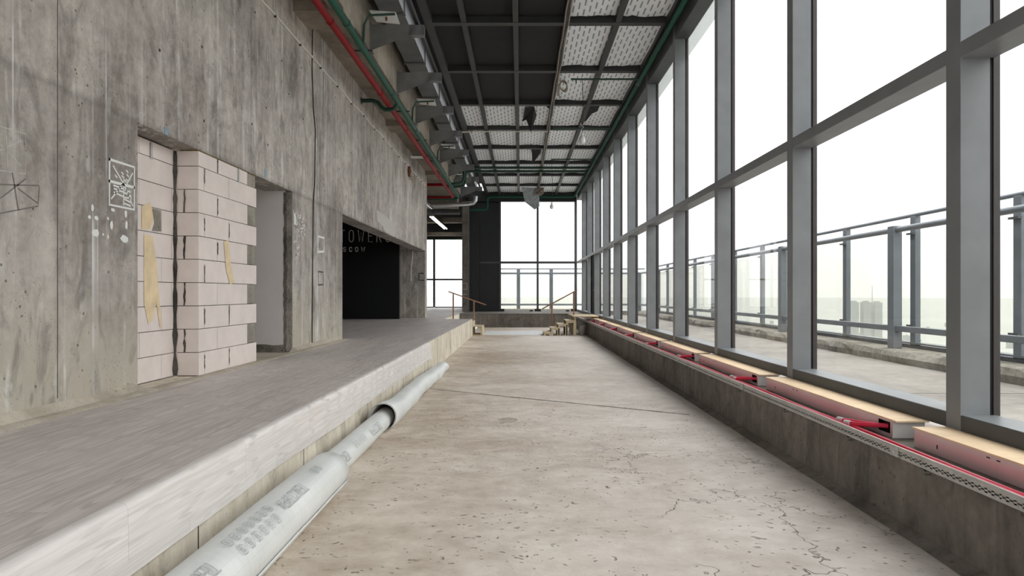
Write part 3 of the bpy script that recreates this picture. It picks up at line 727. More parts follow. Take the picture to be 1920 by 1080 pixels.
# ---- roof over the corridor: boards, steel grid, printed film
roof = struct(box('ceiling', M['blackroof'], None, -1.75, 3.1, YB, 34.2, 6.56, 6.75), 'black boarded roof with a steel grid and printed white film', 'ceiling')
struct(box('ceiling_service_strip', M['blackroof'], None, -2.725, -1.75, YB, 34.2, 7.0, 7.1), 'dark upper strip above the ducts', 'ceiling')
XB = [-1.675, -1.03, -.09, .83, 1.77, 2.72]
for i, x in enumerate(XB):
    w = .075 if i in (0, 5) else .05
    box('long_beam', M['roofsteel'], roof, x-w, x+w, YB, 33.88, 6.41, 6.56)
ks = list(range(-3, 12))
for k in ks:
    y = P0+PITCH*k
    box('cross_beam', M['roofsteel'], roof, XB[0]+.075, XB[5]-.075, y-.15, y, 6.405, 6.555)
def filmsheet(x0, x1, y0, y1):
    nx, ny = 8, 14; vs = []
    for j in range(ny+1):
        for i in range(nx+1):
            x = x0+(x1-x0)*i/nx; y = y0+(y1-y0)*j/ny
            if j in (0, ny): y += random.uniform(-.03, .03)+(.035 if j == 0 else -.03)
            if i in (0, nx): x += random.uniform(-.01, .006)*(-1 if i == 0 else 1)
            vs.append((x, y, 6.515+.012*math.sin(x*5+y*3)+random.uniform(-.004, .004)))
    return MB().add(vs, [(j*(nx+1)+i, j*(nx+1)+i+1, (j+1)*(nx+1)+i+1, (j+1)*(nx+1)+i) for j in range(ny) for i in range(nx)])
for k in ks[:-1]:
    y0, y1 = P0+PITCH*k, P0+PITCH*(k+1)-.15
    for c in range(5):
        x0, x1 = XB[c]+.05, XB[c+1]-.05
        if c < 3 and k < 5: box('ceiling_board', M['blackroof'], roof, x0+.01, x1-.01, y0+.01, y1-.01, 6.52, 6.56)
        else: filmsheet(x0, x1, y0, y1).build('ceiling_film', M['film'], roof, smooth=True)
# ---- unseen glazed rear end, added behind the camera to let daylight in
rw = empty('window_17', (0, YB, 0)); struct(rw, 'unseen glazed end wall added behind the camera to let daylight in', 'window')
for x in (-3.4, -1.7, 0, 1.5, 3.0): box('frame_post', M['darksteel'], rw, x-.06, x+.06, YB-.2, YB, 0, 6.55)
for a, b in ((-3.4, -1.7), (-1.7, 0), (0, 1.5), (1.5, 3.0)):
    box('transom', M['darksteel'], rw, a+.06, b-.06, YB-.18, YB-.04, 2.99, 3.09)
    box('glass_pane', M['glass'], rw, a+.06, b-.06, YB-.11, YB-.10, 0, 2.99); box('glass_pane', M['glass'], rw, a+.06, b-.06, YB-.11, YB-.10, 3.09, 6.55)

# ================================================================== OUTSIDE: terrace, kerb, railings, far city
ter = struct(MB().box(3.15, 7.6, -12, 45, .05, .29).box(-12, 3.15, 34.2, 45, .05, .29).build('floor_terrace', M['terrace']), 'pale screed terrace outside the glazing', 'terrace')
for y in (3.2, 8.2, 15.2, 22.0): box('screed_joint', M['crack'], ter, 3.15, 6.5, y, y+.015, .288, .2915)
kerb = empty('terrace_kerb', (7, 15, .29)); struct(kerb, 'weathered concrete kerb along the terrace edge', 'kerb')
y = -12.
while y < 40:
    y2 = y+random.uniform(2.2, 4.5); mb = MB(); nseg = 9; prev = None
    for i in range(nseg+1):
        yy = y+(y2-y)*i/nseg; e = random.uniform(-.035, .02)
        cur = [(6.5+e, yy, .28), (6.49+e+random.uniform(-.02, .02), yy, .40), (6.51+random.uniform(0, .05), yy, .49+random.uniform(-.02, .01)), (6.6, yy, .51), (7.3, yy, .51), (7.3, yy, .28)]
        if prev: mb.add(prev+cur, [(k, k+1, 7+k, 6+k) for k in range(5)])
        prev = cur
    mb.build('kerb_piece', M['kerb'], kerb); y = y2
box('kerb_piece', M['kerb'], kerb, -2.55, 6.5, 38.2, 39.2, .28, .51)
# heavy inner railing
ir = empty('guard_railing', (6.72, 15, .51)); tag(ir, 'heavy blue-grey steel guard railing on the terrace kerb', 'railing')
py = [12.26+5.256*k for k in range(-4, 6)]
for y in py: MB().box(6.64, 6.80, y-.10, y+.10, .51, 2.70).build('post', M['railsteel'], ir, bevel=.01); 
for a, b in zip(py, py[1:]):
    MB().tube([(6.72, a+.1, 2.63), (6.72, b-.1, 2.63)], .052, 12).build('upper_rail', M['railsteel'], ir, smooth=True)
    MB().box(6.67, 6.77, a+.1, b-.1, .82, .92).build('lower_rail', M['railsteel'], ir, bevel=.01)
MB().box(-2.5, 6.64, 38.45, 38.55, 2.58, 2.68).build('far_upper_rail', M['railsteel'], ir, bevel=.01)
MB().box(-2.5, 6.64, 38.45, 38.55, .82, .92).build('far_lower_rail', M['railsteel'], ir, bevel=.01)
# outer glass balustrade
ob = empty('glass_balustrade', (7.08, 15, .51)); tag(ob, 'tall glass balustrade with slim posts along the terrace edge', 'balustrade')
oy = [9.68+2.58*k for k in range(-8, 12)]
for y in oy:
    MB().box(7.04, 7.14, y-.08, y+.08, .51, 2.88).build('post', M['railsteel'], ob, bevel=.008)
    box('clamp', M['darksteel'], ob, 6.98, 7.04, y-.1, y+.1, .90, .93); box('clamp', M['darksteel'], ob, 6.98, 7.04, y-.1, y+.1, 2.55, 2.58)
for a, b in zip(oy, oy[1:]): box('glass_panel', M['railglass'], ob, 7.15, 7.165, a+.02, b-.02, .60, 2.60)
MB().tube([(7.08, oy[0], 2.90), (7.08, oy[-1], 2.90)], .035, 10).build('top_rail', M['railsteel'], ob, smooth=True)
box('base_channel', M['darksteel'], ob, 7.02, 7.2, oy[0], oy[-1], .51, .56); box('base_channel', M['railsteel'], ob, 7.02, 7.2, oy[0], oy[-1], .585, .615)
for x in (-2.4, -.12, 1.75, 5.4): MB().box(x-.1, x+.1, 38.9, 39.05, .51, 2.88).build('far_post', M['railsteel'], ob, bevel=.008)
fx = [-2.4, -.12, 1.75, 5.4, 7.04]
for a, b in zip(fx, fx[1:]): box('glass_panel', M['railglass'], ob, a+.02, b-.02, 39.06, 39.075, .60, 2.60)
MB().tube([(-2.5, 38.97, 2.90), (7.08, 38.97, 2.90)], .035, 10).build('far_top_rail', M['railsteel'], ob, smooth=True)
# distant land and towers
struct(MB().add([(55000*math.cos(a), 55000*math.sin(a), -300) for a in [2*PI*i/48 for i in range(48)]], [tuple(range(48))]).build('ground', M['land']), 'pale distant land far below', 'ground')
for i, (x, y, w, h, lab) in enumerate(((1540, 3140, 34, 262, 'leftmost of three pale far tower blocks on the horizon'), (1605, 3160, 34, 262, 'middle of three pale far tower blocks on the horizon'), (1668, 3180, 36, 260, 'rightmost of three pale far tower blocks on the horizon'))):
    tw = tag(MB().box(x-w/2, x+w/2, y, y+w, -300, -300+h).box(x-w/4, x+w/4, y+5, y+w-5, -300+h, -300+h+6).build('tower_block', M['tower']), lab, 'building', 'towers on the horizon')
ms = tag(MB().tube([(1700, 3300, -300), (1700, 3300, -60), (1700, 3300, 40)], [6, 3, 1], 8).build('radio_mast', M['tower']), 'thin pale mast on the horizon beside the far towers', 'mast')
mb = MB()
for i in range(60):
    x = random.uniform(500, 6500); y = random.uniform(2600, 6500); w = random.uniform(20, 70); h = random.uniform(10, 45)
    mb.box(x, x+w, y, y+w*.6, -300, -300+h).box(x+w*.2, x+w*.4, y+4, y+w*.3, -300+h, -300+h+4)
tag(mb.build('distant_city', M['tower']), 'pale low city spread out far below the terrace', 'city', None, 'stuff')

# ================================================================== THINGS ON THE RIGHT PARAPET
def conv_box():
    r = empty('convector_box', (2.7, 4.72, .488)); y0, y1, x0, x1, z0, z1 = 4.72, 7.14, 2.572, 2.795, .490, .607
    # front sheet with a service notch at its near end
    MB().box(x0, x0+.004, y0+.19, y1, z0, z1).box(x0, x0+.004, y0, y0+.19, z0, z0+.025).box(x0, x0+.004, y0, y0+.03, z0+.025, z1).box(x0, x0+.004, y0+.03, y0+.19, z1-.012, z1).build('front_sheet', M['boxmetal'], r)
    box('end_sheet', M['white'], r, x0+.004, x1, y0, y0+.004, z0, z1); box('end_sheet', M['white'], r, x0+.004, x1, y1-.004, y1, z0, z1)
    box('inner_core', M['gasket'], r, x0+.03, x1, y0+.01, y1-.01, z0, z1-.01)
    MB().box(x0-.004, x1+.002, y0+.50, y1+.02, z1, z1+.010).build('top_board', M['mdf'], r)
    MB().box(x0-.002, x1+.002, y0-.05, y0+.495, z1+.001, z1+.011).build('top_board', M['mdf'], r)
    for y, z in ((y1-.25, .53), (y0+1.7, .585), (y0+1.62, .585)): box('slot', M['gasket'], r, x0-.0005, x0, y, y+.012 if z < .55 else y+.03, z, z+.025 if z < .55 else z+.007)
    return r
cb0 = conv_box(); onames = ['nearest the camera', 'second from the camera', 'third from the camera', 'fourth from the camera', 'fifth from the camera', 'sixth from the camera', 'seventh from the camera', 'eighth from the camera', 'next to the plywood steps']
idx = 0
for k in range(-1, 8):
    o = cb0 if k == -1 else copy_tree(cb0)
    o.location = (2.7, 4.72+PITCH*k, .488)
    tag(o, 'metal convector box with fibreboard top under the glazing, '+onames[idx], 'convector box', 'convector boxes on the parapet'); idx += 1
# red hoses linking each box to the pair in the tray
def hose_pair(k, lab):
    y = 4.83+PITCH*k; r = empty('hose_pair', (2.5, y, .49))
    for j, dz in ((0, 0), (1, .016)):
        pts = [(2.458-.006*j, y+.40-.13*j, .522), (2.466, y+.32-.13*j, .530), (2.50, y+.20-.10*j, .540+dz*.3), (2.55, y+.10-.07*j, .546+dz*.5), (2.60, y+.045-.055*j, .548+dz*.5)]
        h = MB().tube(pts, .017, 10).build('hose', M['hose'], r, smooth=True)
        MB().tube([(pts[0][0]-.003, pts[0][1]+.05, .520), (pts[0][0]+.003, pts[0][1]-.03, .524)], .020, 10).build('connector', M['white'], h, smooth=True)
    tag(r, lab, 'hose', 'red hoses feeding the convector boxes')
for k, nm in zip(range(-1, 8), onames): hose_pair(k, 'pair of short red hoses entering the convector box '+nm)
for j, (x, z, lab) in enumerate(((2.418, .506, 'red heating pipe in the front of the cable tray along the parapet'), (2.452, .508, 'red heating pipe in the back of the cable tray along the parapet'))):
    pts = [(x+.005*math.sin(i*1.9+j), YB+.2+i*.45, z+.004*math.sin(i*1.3+j*2)) for i in range(75)]
    pts = [p for p in pts if p[1] < 29.5]
    tag(MB().tube(pts, .0125, 8).build('heating_pipe', M['hose'], None, smooth=True), lab, 'pipe')
# perforated tray hooked over the edge
tray = empty('cable_tray', (2.42, 13, .45)); tag(tray, 'long perforated metal cable tray hung along the top of the parapet', 'cable tray')
segs = [YB, 1.2, 4.30, 7.30, 10.3, 13.3, 16.3, 19.3, 22.3, 25.3, 29.6]
for a, b in zip(segs, segs[1:]):
    mb = MB(); x = 2.388; a += .004; b -= .004
    mb.box(x, x+.003, a, b, .493, .520).box(x, x+.003, a, b, .452, .468).box(x-.006, x+.004, a, b, .518, .524)
    y = a; pitch = .052
    while y < b-.01:
        mb.box(x, x+.003, y, min(y+.016, b), .468, .493) if int((y-a)/pitch) % 3 == 0 else mb.box(x, x+.003, y, min(y+.022, b), .468, .493)
        mb.box(x, x+.003, y, min(y+.052, b), .468, .476)
        mb.box(x, x+.003, y, min(y+.052, b), .486, .493); y += pitch
    mb.box(x+.003, 2.47, a, b, .489, .492)
    mb.build('tray_section', M['galv'], tray)
    MB().box(x-.005, x, a+.01, a+.10, .453, .517).build('splice_plate', M['galv'], tray)
    MB().tube([(x-.012, a+.05, .482), (x-.004, a+.05, .482)], .009, 8).build('bolt', M['white'], tray)
for y in [2.9, 4.05, 5.0, 6.2, 7.5, 8.6, 9.9, 11.2, 12.6, 14.2, 16., 18., 20.5]:
    MB().box(2.384, 2.436, y-.03, y+.03, .443, .449).box(2.384, 2.388, y-.03, y-.015, .42, .449).box(2.384, 2.42, y-.03, y-.015, .418, .424).build('hook_bracket', M['galvdull'], tray)
# far convector boxes under the end window
for x0, x1, lab in ((-.78, .68, 'pale convector box on the far ledge under the left half of the end window'), (.98, 2.42, 'pale convector box on the far ledge under the right half of the end window')):
    r = empty('far_convector_box', ((x0+x1)/2, 32.9, .605)); tag(r, lab, 'convector box', 'convector boxes on the far ledge')
    MB().box(x0, x1, 32.75, 33.1, .606, .735).build('casing', M['white'], r, bevel=.004); box('outlet', M['gasket'], r, x1-.24, x1-.08, 32.742, 32.75, .64, .70)
    box('top_board', M['mdf'], r, x0, x1, 32.74, 33.12, .735, .745)

# ================================================================== VINYL ROLLS BESIDE THE PLATFORM
def roll(name, y0, y1, cx, r0, r1, turns, lab, bumps=0., flare=0., squash=0., start=2.2):
    ny = max(10, int((y1-y0)/.12)); nt = int(26*turns); mb = MB(); vs = []
    ph = [random.uniform(0, 6.28) for _ in range(6)]
    for j in range(ny+1):
        u = j/ny; y = y0+(y1-y0)*u; r = r0+(r1-r0)*u+flare*max(0, 1-u*9)
        for i in range(nt+1):
            t = 2*PI*turns*i/nt; rr = r-.009*(2*PI*turns-t)/(2*PI)*1.0
            b = bumps*(math.sin(y*2.1+ph[0]+t)+.6*math.sin(y*4.7+ph[1]-2*t)+.5*math.sin(y*8.9+ph[2]+t*3)*u)
            rr += b; a = start+t
            x = cx+rr*math.cos(a)+.5*b; zc = r+rr*math.sin(a)*(1-squash*u**3)-(r*squash*u**3)
            yy = y+(.035*math.sin(a*1.0+ph[3]) if j == ny else 0)-(.03*math.sin(a+ph[4]) if j == 0 else 0)
            vs.append((x, yy, max(.004, zc+.003)))
    mb.add(vs, [(j*(nt+1)+i, j*(nt+1)+i+1, (j+1)*(nt+1)+i+1, (j+1)*(nt+1)+i) for j in range(ny) for i in range(nt)])
    # keep winding: outside is the white backing
    o = mb.build(name, [M['vinyl'], M['lam']], None, smooth=True)
    sd = o.modifiers.new('thickness', 'SOLIDIFY'); sd.thickness = .003; sd.offset = 0; sd.material_offset = 1
    me = o.data
    # make the outer layer's normals point outwards so the backing faces out
    p = me.polygons[nt*(ny//2)+nt-2]; cen = p.center+Vector(o.location)
    if Vector((cen.x-cx, 0, cen.z-r0)).dot(p.normal) < 0: me.flip_normals()
    tag(o, lab, 'vinyl roll'); return o
R1 = roll('vinyl_roll', .9, 5.06, -1.431, .158, .158, 2.6, 'white rolled vinyl sheet with printed backing, nearest and thickest, beside the platform', .0015)
R2 = roll('vinyl_roll', 4.6, 7.68, -1.506, .112, .110, 2.3, 'thinner white vinyl roll emerging from the nearest roll', .0015)
R3 = roll('vinyl_roll', 7.30, 13.0, -1.475, .135, .125, 2.3, 'crumpled far vinyl roll with an open dark end', .008, .02, .25)
def oncyl(cx, r):
    def f(y, s):        # s = arc length from the top, positive towards the corridor
        a = PI/2-s/r; return (cx+(r+.0035)*math.cos(a), y, r+.003+(r+.0035)*math.sin(a))
    return f
def rollprint(o, cx, r, words, circles, h, sx_=.95):
    f = oncyl(cx, r)
    for y, s in words:                           # reads towards the camera, tops towards the corridor
        x = 0
        for ch in 'TEKCTУPA':
            mb = MB(); ribbon(mb, [[(y-(x+p[0]*h*sx_), s+(p[1]-.5)*h) for p in pl] for pl in glyph(ch)], h*.12, f, .012)
            mb.build('printed_letter', M['print'], o); x += h*sx_*.6+h*.16
    for y, s in circles:
        mb = MB(); ribbon(mb, [[(y+.028*math.cos(2*PI*i/16), s+.028*math.sin(2*PI*i/16)) for i in range(17)]], .005, f)
        k = random.randrange(4)
        sym = [[(-.012, -.012), (.012, .012)], [(0, -.016), (0, .016)]] if k == 0 else [[(-.014, .01), (0, -.014), (.014, .01)]] if k == 1 else [[(-.012, -.006), (.012, -.006)], [(-.012, .008), (.012, .008)]] if k == 2 else [[(.013*math.cos(2*PI*i/8), .013*math.sin(2*PI*i/8)) for i in range(9)]]
        ribbon(mb, [[(y+p[0], s+p[1]) for p in pl] for pl in sym], .006, f)
        mb.build('printed_icon', M['print'], o)
rollprint(R1, -1.431, .158, [(4.25, .09), (3.0, .09)], [(3.74-.086*i, .047) for i in range(7)]+[(3.70-.09*i, .124) for i in range(6)]+[(4.55, .06), (4.63, .06)], .072)
rollprint(R2, -1.506, .111, [(5.62, .115), (6.9, .115)], [(6.22-.085*i, .095) for i in range(5)], .075)
o = MB().box(-1.31, -1.30, 4.42, 4.44, .2, .225).build('tear', M['gasket'], R1); o.hide_render = False

# ================================================================== PIPES, DUCTS AND CABLES OVERHEAD
def collars(o, x, z, r, ys, m):
    for y in ys: MB().tube([(x, y-.03, z), (x, y+.03, z)], r, 14).build('coupling', m, o, smooth=True)
rp = MB().tube([(-2.90, YB+.1, 5.64), (-2.90, 29.2, 5.64), (-2.93, 29.36, 5.64), (-3.06, 29.45, 5.64), (-6.5, 29.45, 5.64)], .055, 14).build('fire_main', M['red'], None, smooth=True)
tag(rp, 'long red fire pipe hung under the concrete soffit', 'pipe'); collars(rp, -2.90, 5.64, .063, [7.1, 10.4, 14.1, 17.2, 20.6, 24.0, 26.6], M['red'])
gp = MB().tube([(-2.70, YB+.1, 5.69), (-2.70, 29.6, 5.69), (-2.74, 29.74, 5.67), (-2.88, 29.8, 5.62), (-6.5, 29.8, 5.62)], .055, 14).build('water_main', M['green'], None, smooth=True)
tag(gp, 'long green pipe beside the red one under the soffit', 'pipe'); collars(gp, -2.70, 5.69, .063, [7.3, 10.6, 14.3, 17.5, 20.9, 24.3, 26.9], M['green'])
for y in (9.0, 12.0, 16.0, 19.0, 22.0, 27.0):
    h = MB().bar((-2.98, y, 5.76), (-2.60, y, 5.76), .03, .03).tube([(-2.80, y, 5.76), (-2.80, y, 5.90)], .006, 6).build('pipe_hanger', M['darksteel'], gp)
br = MB().tube([(-3.5, 15.0, 5.73), (-3.25, 15.0, 5.73), (-3.14, 15.0, 5.69), (-3.06, 15.0, 5.58), (-2.98, 15.0, 5.53), (-2.84, 15.0, 5.53), (-2.76, 15.0, 5.57), (-2.70, 15.0, 5.67)], .045, 12).build('branch_pipe', M['darkgreen'], None, smooth=True)
tag(br, 'dark green S-shaped branch pipe from the left wall under the red pipe', 'pipe')
MB().tube([(-3.505, 15, 5.73), (-3.485, 15, 5.73)], .075, 14).build('wall_flange', M['darksteel'], br)
for j, (y, z) in enumerate(((27.4, 5.86),)):
    tag(MB().tube([(-7, y, z), (-3.05, y, z), (-2.95, y, z-.06), (-2.92, y, 5.66)], .06, 12).build('red_branch', M['red'], None, smooth=True), 'short red branch pipe running left past the end of the concrete wall', 'pipe')
# sprinkler drops with collector plates
for i, (y, lab) in enumerate(((12.66, 'nearest white sprinkler plate on a thin green pipe beside the duct'), (17.95, 'second white sprinkler plate on a thin green pipe beside the duct'), (23.1, 'third white sprinkler plate on a thin green pipe beside the duct'), (28.6, 'farthest white sprinkler plate on a thin green pipe beside the duct'))):
    r = empty('sprinkler_branch', (-2.4, y, 6.2)); yy = y-.96
    MB().tube([(-2.70, yy, 5.73), (-2.68, yy, 6.10), (-2.60, yy, 6.26), (-2.15, yy, 6.28)], .022, 8).build('thin_pipe', M['darkgreen'], r, smooth=True)
    x = -2.34; z = 6.30
    MB().add([(x-.26, yy+.02, z+.05), (x+.2, yy, z+.01), (x+.2, yy+.42, z-.03), (x-.22, yy+.44, z+.02), (x-.26, yy+.02, z+.056), (x+.2, yy, z+.016), (x+.2, yy+.42, z-.024), (x-.22, yy+.44, z+.026)],
             [(0, 1, 2, 3), (4, 5, 6, 7), (0, 1, 5, 4), (1, 2, 6, 5), (2, 3, 7, 6), (3, 0, 4, 7)]).build('collector_plate', M['panelwhite'], r)
    MB().tube([(x, yy+.2, z+.01), (x, yy+.2, z-.05)], .018, 8).build('sprinkler_head', M['rust'], r)
    tag(r, lab, 'sprinkler', 'sprinkler plates beside the duct')
# small plate and rusty sleeve at the wall
r = empty('wall_sprinkler', (-3.2, 21.2, 5.7)); tag(r, 'small white plate on a dark rod above the rusty hole in the left wall', 'sprinkler')
MB().bar((-3.35, 21.3, 5.80), (-2.7, 21.3, 5.80), .025, .025).build('rod', M['darksteel'], r); box('plate', M['panelwhite'], r, -3.42, -2.98, 21.1, 21.5, 5.74, 5.746)
rs = MB().tube([(-3.52, 21.3, 5.30), (-3.44, 21.3, 5.30)], .17, 16).build('pipe_sleeve', M['rust'], None, smooth=True); tag(rs, 'rusty pipe sleeve with torn stuffing in the left wall', 'pipe sleeve')
mb = MB()
for k in range(16):
    a = random.uniform(0, 6.28); mb.bar((-3.46, 21.35+.05*math.cos(a), 5.2+.05*math.sin(a)), (-3.40+random.uniform(-.03, .05), 21.35+.25*random.random(), 5.18-random.uniform(0, .2)), .03, .012)
mb.build('torn_stuffing', M['dust'], rs)
# rectangular galvanised duct in lengths
dt = empty('air_duct', (-2.35, 14, 6.64)); tag(dt, 'galvanised rectangular air duct above the steel brackets', 'duct')
for k in range(-3, 11):
    y = P0+PITCH*k; MB().box(-2.57, -2.14, y+.06, y+PITCH-.03, 6.64, 6.96).build('duct_length', M['duct'], dt); box('duct_flange', M['galvdull'], dt, -2.60, -2.11, y-.03, y+.05, 6.61, 6.99)
# steel gusset brackets between the concrete and the roof edge
bnames = ['above the camera', 'just ahead of the camera', 'first ahead', 'nearest in view', 'second in view', 'third in view', 'fourth in view', 'fifth in view', 'sixth in view', 'seventh in view', 'eighth in view', 'ninth in view', 'last before the end wall']
gb = None
for i, k in enumerate(range(-2, 11)):
    y = P0+PITCH*k-.15
    if gb is None:
        gb = empty('steel_bracket', (-2.2, y, 5.9))
        MB().prism([(-2.72, 5.91), (-2.70, 5.91), (-1.98, 6.19), (-1.75, 6.19), (-1.75, 6.36), (-2.72, 6.36)], y, y+.012, 'y').build('gusset_plate', M['galvdull'], gb)
        box('top_flange', M['galvdull'], gb, -2.72, -1.75, y-.0, y+.15, 6.36, 6.372); box('wall_plate', M['galvdull'], gb, -2.724, -2.70, y-.04, y+.19, 5.90, 6.40)
        MB().box(-1.98, -1.752, y-.006, y+.15, 6.185, 6.365).build('tip_block', M['duct'], gb); y00 = y; o = gb
    else: o = copy_tree(gb); o.location = (-2.2, y, 5.9)
    tag(o, 'triangular steel bracket under the roof edge, '+bnames[i], 'bracket', 'steel roof brackets')
box('edge_channel', M['roofsteel'], dt, -1.92, -1.86, YB, 33.8, 6.40, 6.50)

# right-hand green pipe and the crossing pipes
rg = MB().tube([(2.70, YB+.1, 6.30), (2.70, 33.3, 6.30), (2.66, 33.48, 6.27), (2.5, 33.55, 6.24), (-1.45, 33.55, 6.24), (-1.6, 33.55, 6.18), (-1.62, 33.55, 6.05), (-1.62, 33.55, 5.72), (-1.66, 33.55, 5.62), (-1.8, 33.55, 5.60), (-2.5, 33.55, 5.60)], .05, 12).build('sprinkler_main', M['green'], None, smooth=True)
tag(rg, 'green pipe running along the top of the glazed wall and across the far wall', 'pipe'); collars(rg, 2.70, 6.30, .056, [9.9, 15.6, 18.6, 21.2, 24.0, 27.2, 30.1], M['galvdull'])
for j, (y, lab) in enumerate(((26.2, 'nearer of two parallel green pipes crossing below the roof grid'), (26.95, 'farther of two parallel green pipes crossing below the roof grid'))):
    z = 6.32
    pts = [(2.66, y, z), (-2.0, y, z), (-2.12, y, z-.03), (-2.18, y, z-.14), (-2.18, y, z-.42), (-2.24, y, z-.55), (-2.36, y, z-.60), (-2.66, y, 5.70)]
    tag(MB().tube(pts, .05, 12).build('crossing_pipe', M['darkgreen'], None, smooth=True), lab, 'pipe')
for y, x0, lab in ((15.35, 1.13, 'nearest thin green sprinkler pipe below the white roof film'), (19.9, .95, 'second thin green sprinkler pipe below the white roof film'), (24.5, 1.1, 'farthest thin green sprinkler pipe below the white roof film')):
    o = MB().tube([(2.68, y, 6.31), (x0, y, 6.31)], .022, 8).build('sprinkler_pipe', M['darkgreen'], None, smooth=True); tag(o, lab, 'pipe', 'thin sprinkler pipes')
    MB().tube([(x0+.12, y, 6.30), (x0+.12, y, 6.22)], .014, 8).build('sprinkler_head', M['darksteel'], o)
# cables along the fourth roof beam
for j, (x, lab) in enumerate(((.80, 'left of two pale cables clipped under a roof beam'), (.865, 'right of two pale cables clipped under a roof beam'))):
    pts = [(x+.012*math.sin(i*2.1+j*2), 4+i*.7, 6.392+.008*math.sin(i*1.1+j)) for i in range(40)]
    tag(MB().tube(pts, .013, 6).build('roof_cable', M['cablebrown'], None, smooth=True), lab, 'cable')
mb = MB()
for q in range(4): mb.tube([(.99+.085*math.cos(2*PI*i/18+q*.1)+.006*q, 15.85+.02*q, 6.33+.115*math.sin(2*PI*i/18)-.008*q) for i in range(18)], .011, 6, closed=True)
cc = mb.build('cable_coil', M['cablebrown'], None, smooth=True); tag(cc, 'loose coil of cable hanging from the roof beam', 'cable')
MB().tube([(.86, 15.9, 6.39), (.90, 15.86, 6.30), (.88, 15.86, 6.15), (.92, 15.86, 6.02)], [.02, .03, .028, .012], 8).build('taped_end', M['dust'], cc, smooth=True)
mb = MB()
for q in range(9):
    a = random.uniform(0, 3); mb.tube([(.85+.22*math.cos(2*PI*i/12)*random.uniform(.7, 1.1), 31.3+.05*q, 6.2+.18*math.sin(2*PI*i/12+a)*random.uniform(.7, 1.1)) for i in range(12)], .02, 5, closed=True)
tag(mb.build('cable_bundle', M['cablebrown'], None, smooth=True), 'tangled cable bundle hanging near the far end of the roof', 'cable')
tag(MB().tube([(.82, 20.6, 6.385), (-.3, 20.6, 6.38), (-1.4, 20.6, 6.385), (-1.76, 20.6, 6.37), (-1.85, 20.6, 6.28), (-2.0, 20.55, 6.27), (-2.7, 20.5, 6.25)], .016, 6).tube([(.82, 20.66, 6.39), (-1.5, 20.66, 6.39), (-1.8, 20.66, 6.36), (-1.9, 20.62, 6.26), (-2.7, 20.57, 6.22)], .012, 6).build('cross_cable', M['cable'], None, smooth=True), 'pale cable crossing the roof grid to the left brackets', 'cable')
# cable along the left wall with clips
wc = MB(); pts = [(-3.485, 2+i*.55, 5.46+.012*math.sin(i*1.9)-.02*abs(math.sin(i*.8))) for i in range(43)]
wc = tag(wc.tube(pts, .017, 6).build('wall_cable', M['cable'], None, smooth=True), 'pale cable clipped along the top of the left concrete wall', 'cable')
for i in range(0, 43, 2): box('cable_clip', M['wire'], wc, -3.5, -3.47, pts[i][1]-.012, pts[i][1]+.012, pts[i][2]-.035, pts[i][2]+.012)
tag(MB().tube([(-3.492, 11.46, 5.98), (-3.492, 11.44, 5.3), (-3.488, 11.5, 4.6), (-3.492, 11.62, 4.3), (-3.49, 11.58, 3.4), (-3.49, 11.5, 3.0), (-3.492, 11.47, 2.0), (-3.49, 11.45, 1.4), (-3.492, 11.44, .62)], .008, 6).build('wall_wire', M['wire'], None, smooth=True), 'thin black wire running down the left wall between the openings', 'wire')
# bulbs on wires
for x, y, z0, z1, lab in ((1.39, 15.38, 6.31, 5.10, 'white bulb hanging on a black wire below the nearest thin green pipe'), (1.12, 24.5, 6.31, 4.76, 'small bulb hanging on a thin wire near the far window')):
    r = empty('hanging_bulb', (x, y, z1-.2))
    MB().tube([(x, y, z0), (x+.02, y, (z0+z1)/2), (x, y, z1+.1), (x+.015, y, z1)], .008, 6).build('flex', M['wire'], r, smooth=True)
    MB().lathe([(.001, z1+.01), (.03, z1), (.03, z1-.07), (.035, z1-.075)], x, y, 14).build('socket', M['white'], r, smooth=True)
    MB().lathe([(.034, z1-.07), (.062, z1-.10), (.07, z1-.16), (.06, z1-.21), (.03, z1-.235), (.001, z1-.24)], x, y, 16).build('bulb', M['bulb'], r, smooth=True)
    if y < 20:
        MB().tube([(x-.05, y, z1+.22), (x+.03, y, z1+.14), (x-.02, y, z1+.08), (x+.02, y, z1+.02)], .008, 6).build('knot', M['cable'], r, smooth=True)
    tag(r, lab, 'bulb')
# torn pieces of film and foil
def scrap(name, m, pts, lab, cat='film scrap', parent=None):
    n = len(pts); vs = list(pts)+[(p[0]+.003, p[1]+.004, p[2]+.004) for p in pts]
    mb = MB().add(vs, [tuple(range(n)), tuple(range(n, 2*n))]+[(i, (i+1) % n, n+(i+1) % n, n+i) for i in range(n)])
    return tag(mb.build(name, m), lab, cat)
scrap('torn_film', M['blackroof'], [(.12, 18.3, 6.48), (.36, 18.2, 6.48), (.44, 18.9, 6.42), (.30, 19.6, 6.12), (.16, 19.2, 6.38), (.05, 19.5, 6.40)], 'black flap of torn film hanging in the middle of the roof')
scrap('torn_film', M['blackroof'], [(1.84, 18.0, 6.50), (2.12, 18.0, 6.50), (2.10, 18.7, 6.48), (1.98, 18.9, 6.47), (1.90, 19.6, 6.47), (1.82, 20.0, 6.48)], 'black torn hole edge in the film beside the glazing')
scrap('torn_film', M['blackroof'], [(.35, 23.4, 6.49), (.72, 23.4, 6.49), (.70, 24.2, 6.44), (.55, 24.5, 6.30), (.42, 24.8, 6.22), (.40, 24.0, 6.42)], 'black flap of torn film behind the cross cable')
scrap('torn_film', M['blackroof'], [(.56, 17.95, 6.50), (.78, 17.95, 6.50), (.78, 18.5, 6.49)], 'small black triangular tear beside the roof cables')
scrap('torn_film', M['blackroof'], [(-1.58, 20.7, 6.495), (-1.40, 20.7, 6.495), (-1.54, 21.3, 6.495)], 'small black triangular tear at the left roof edge')
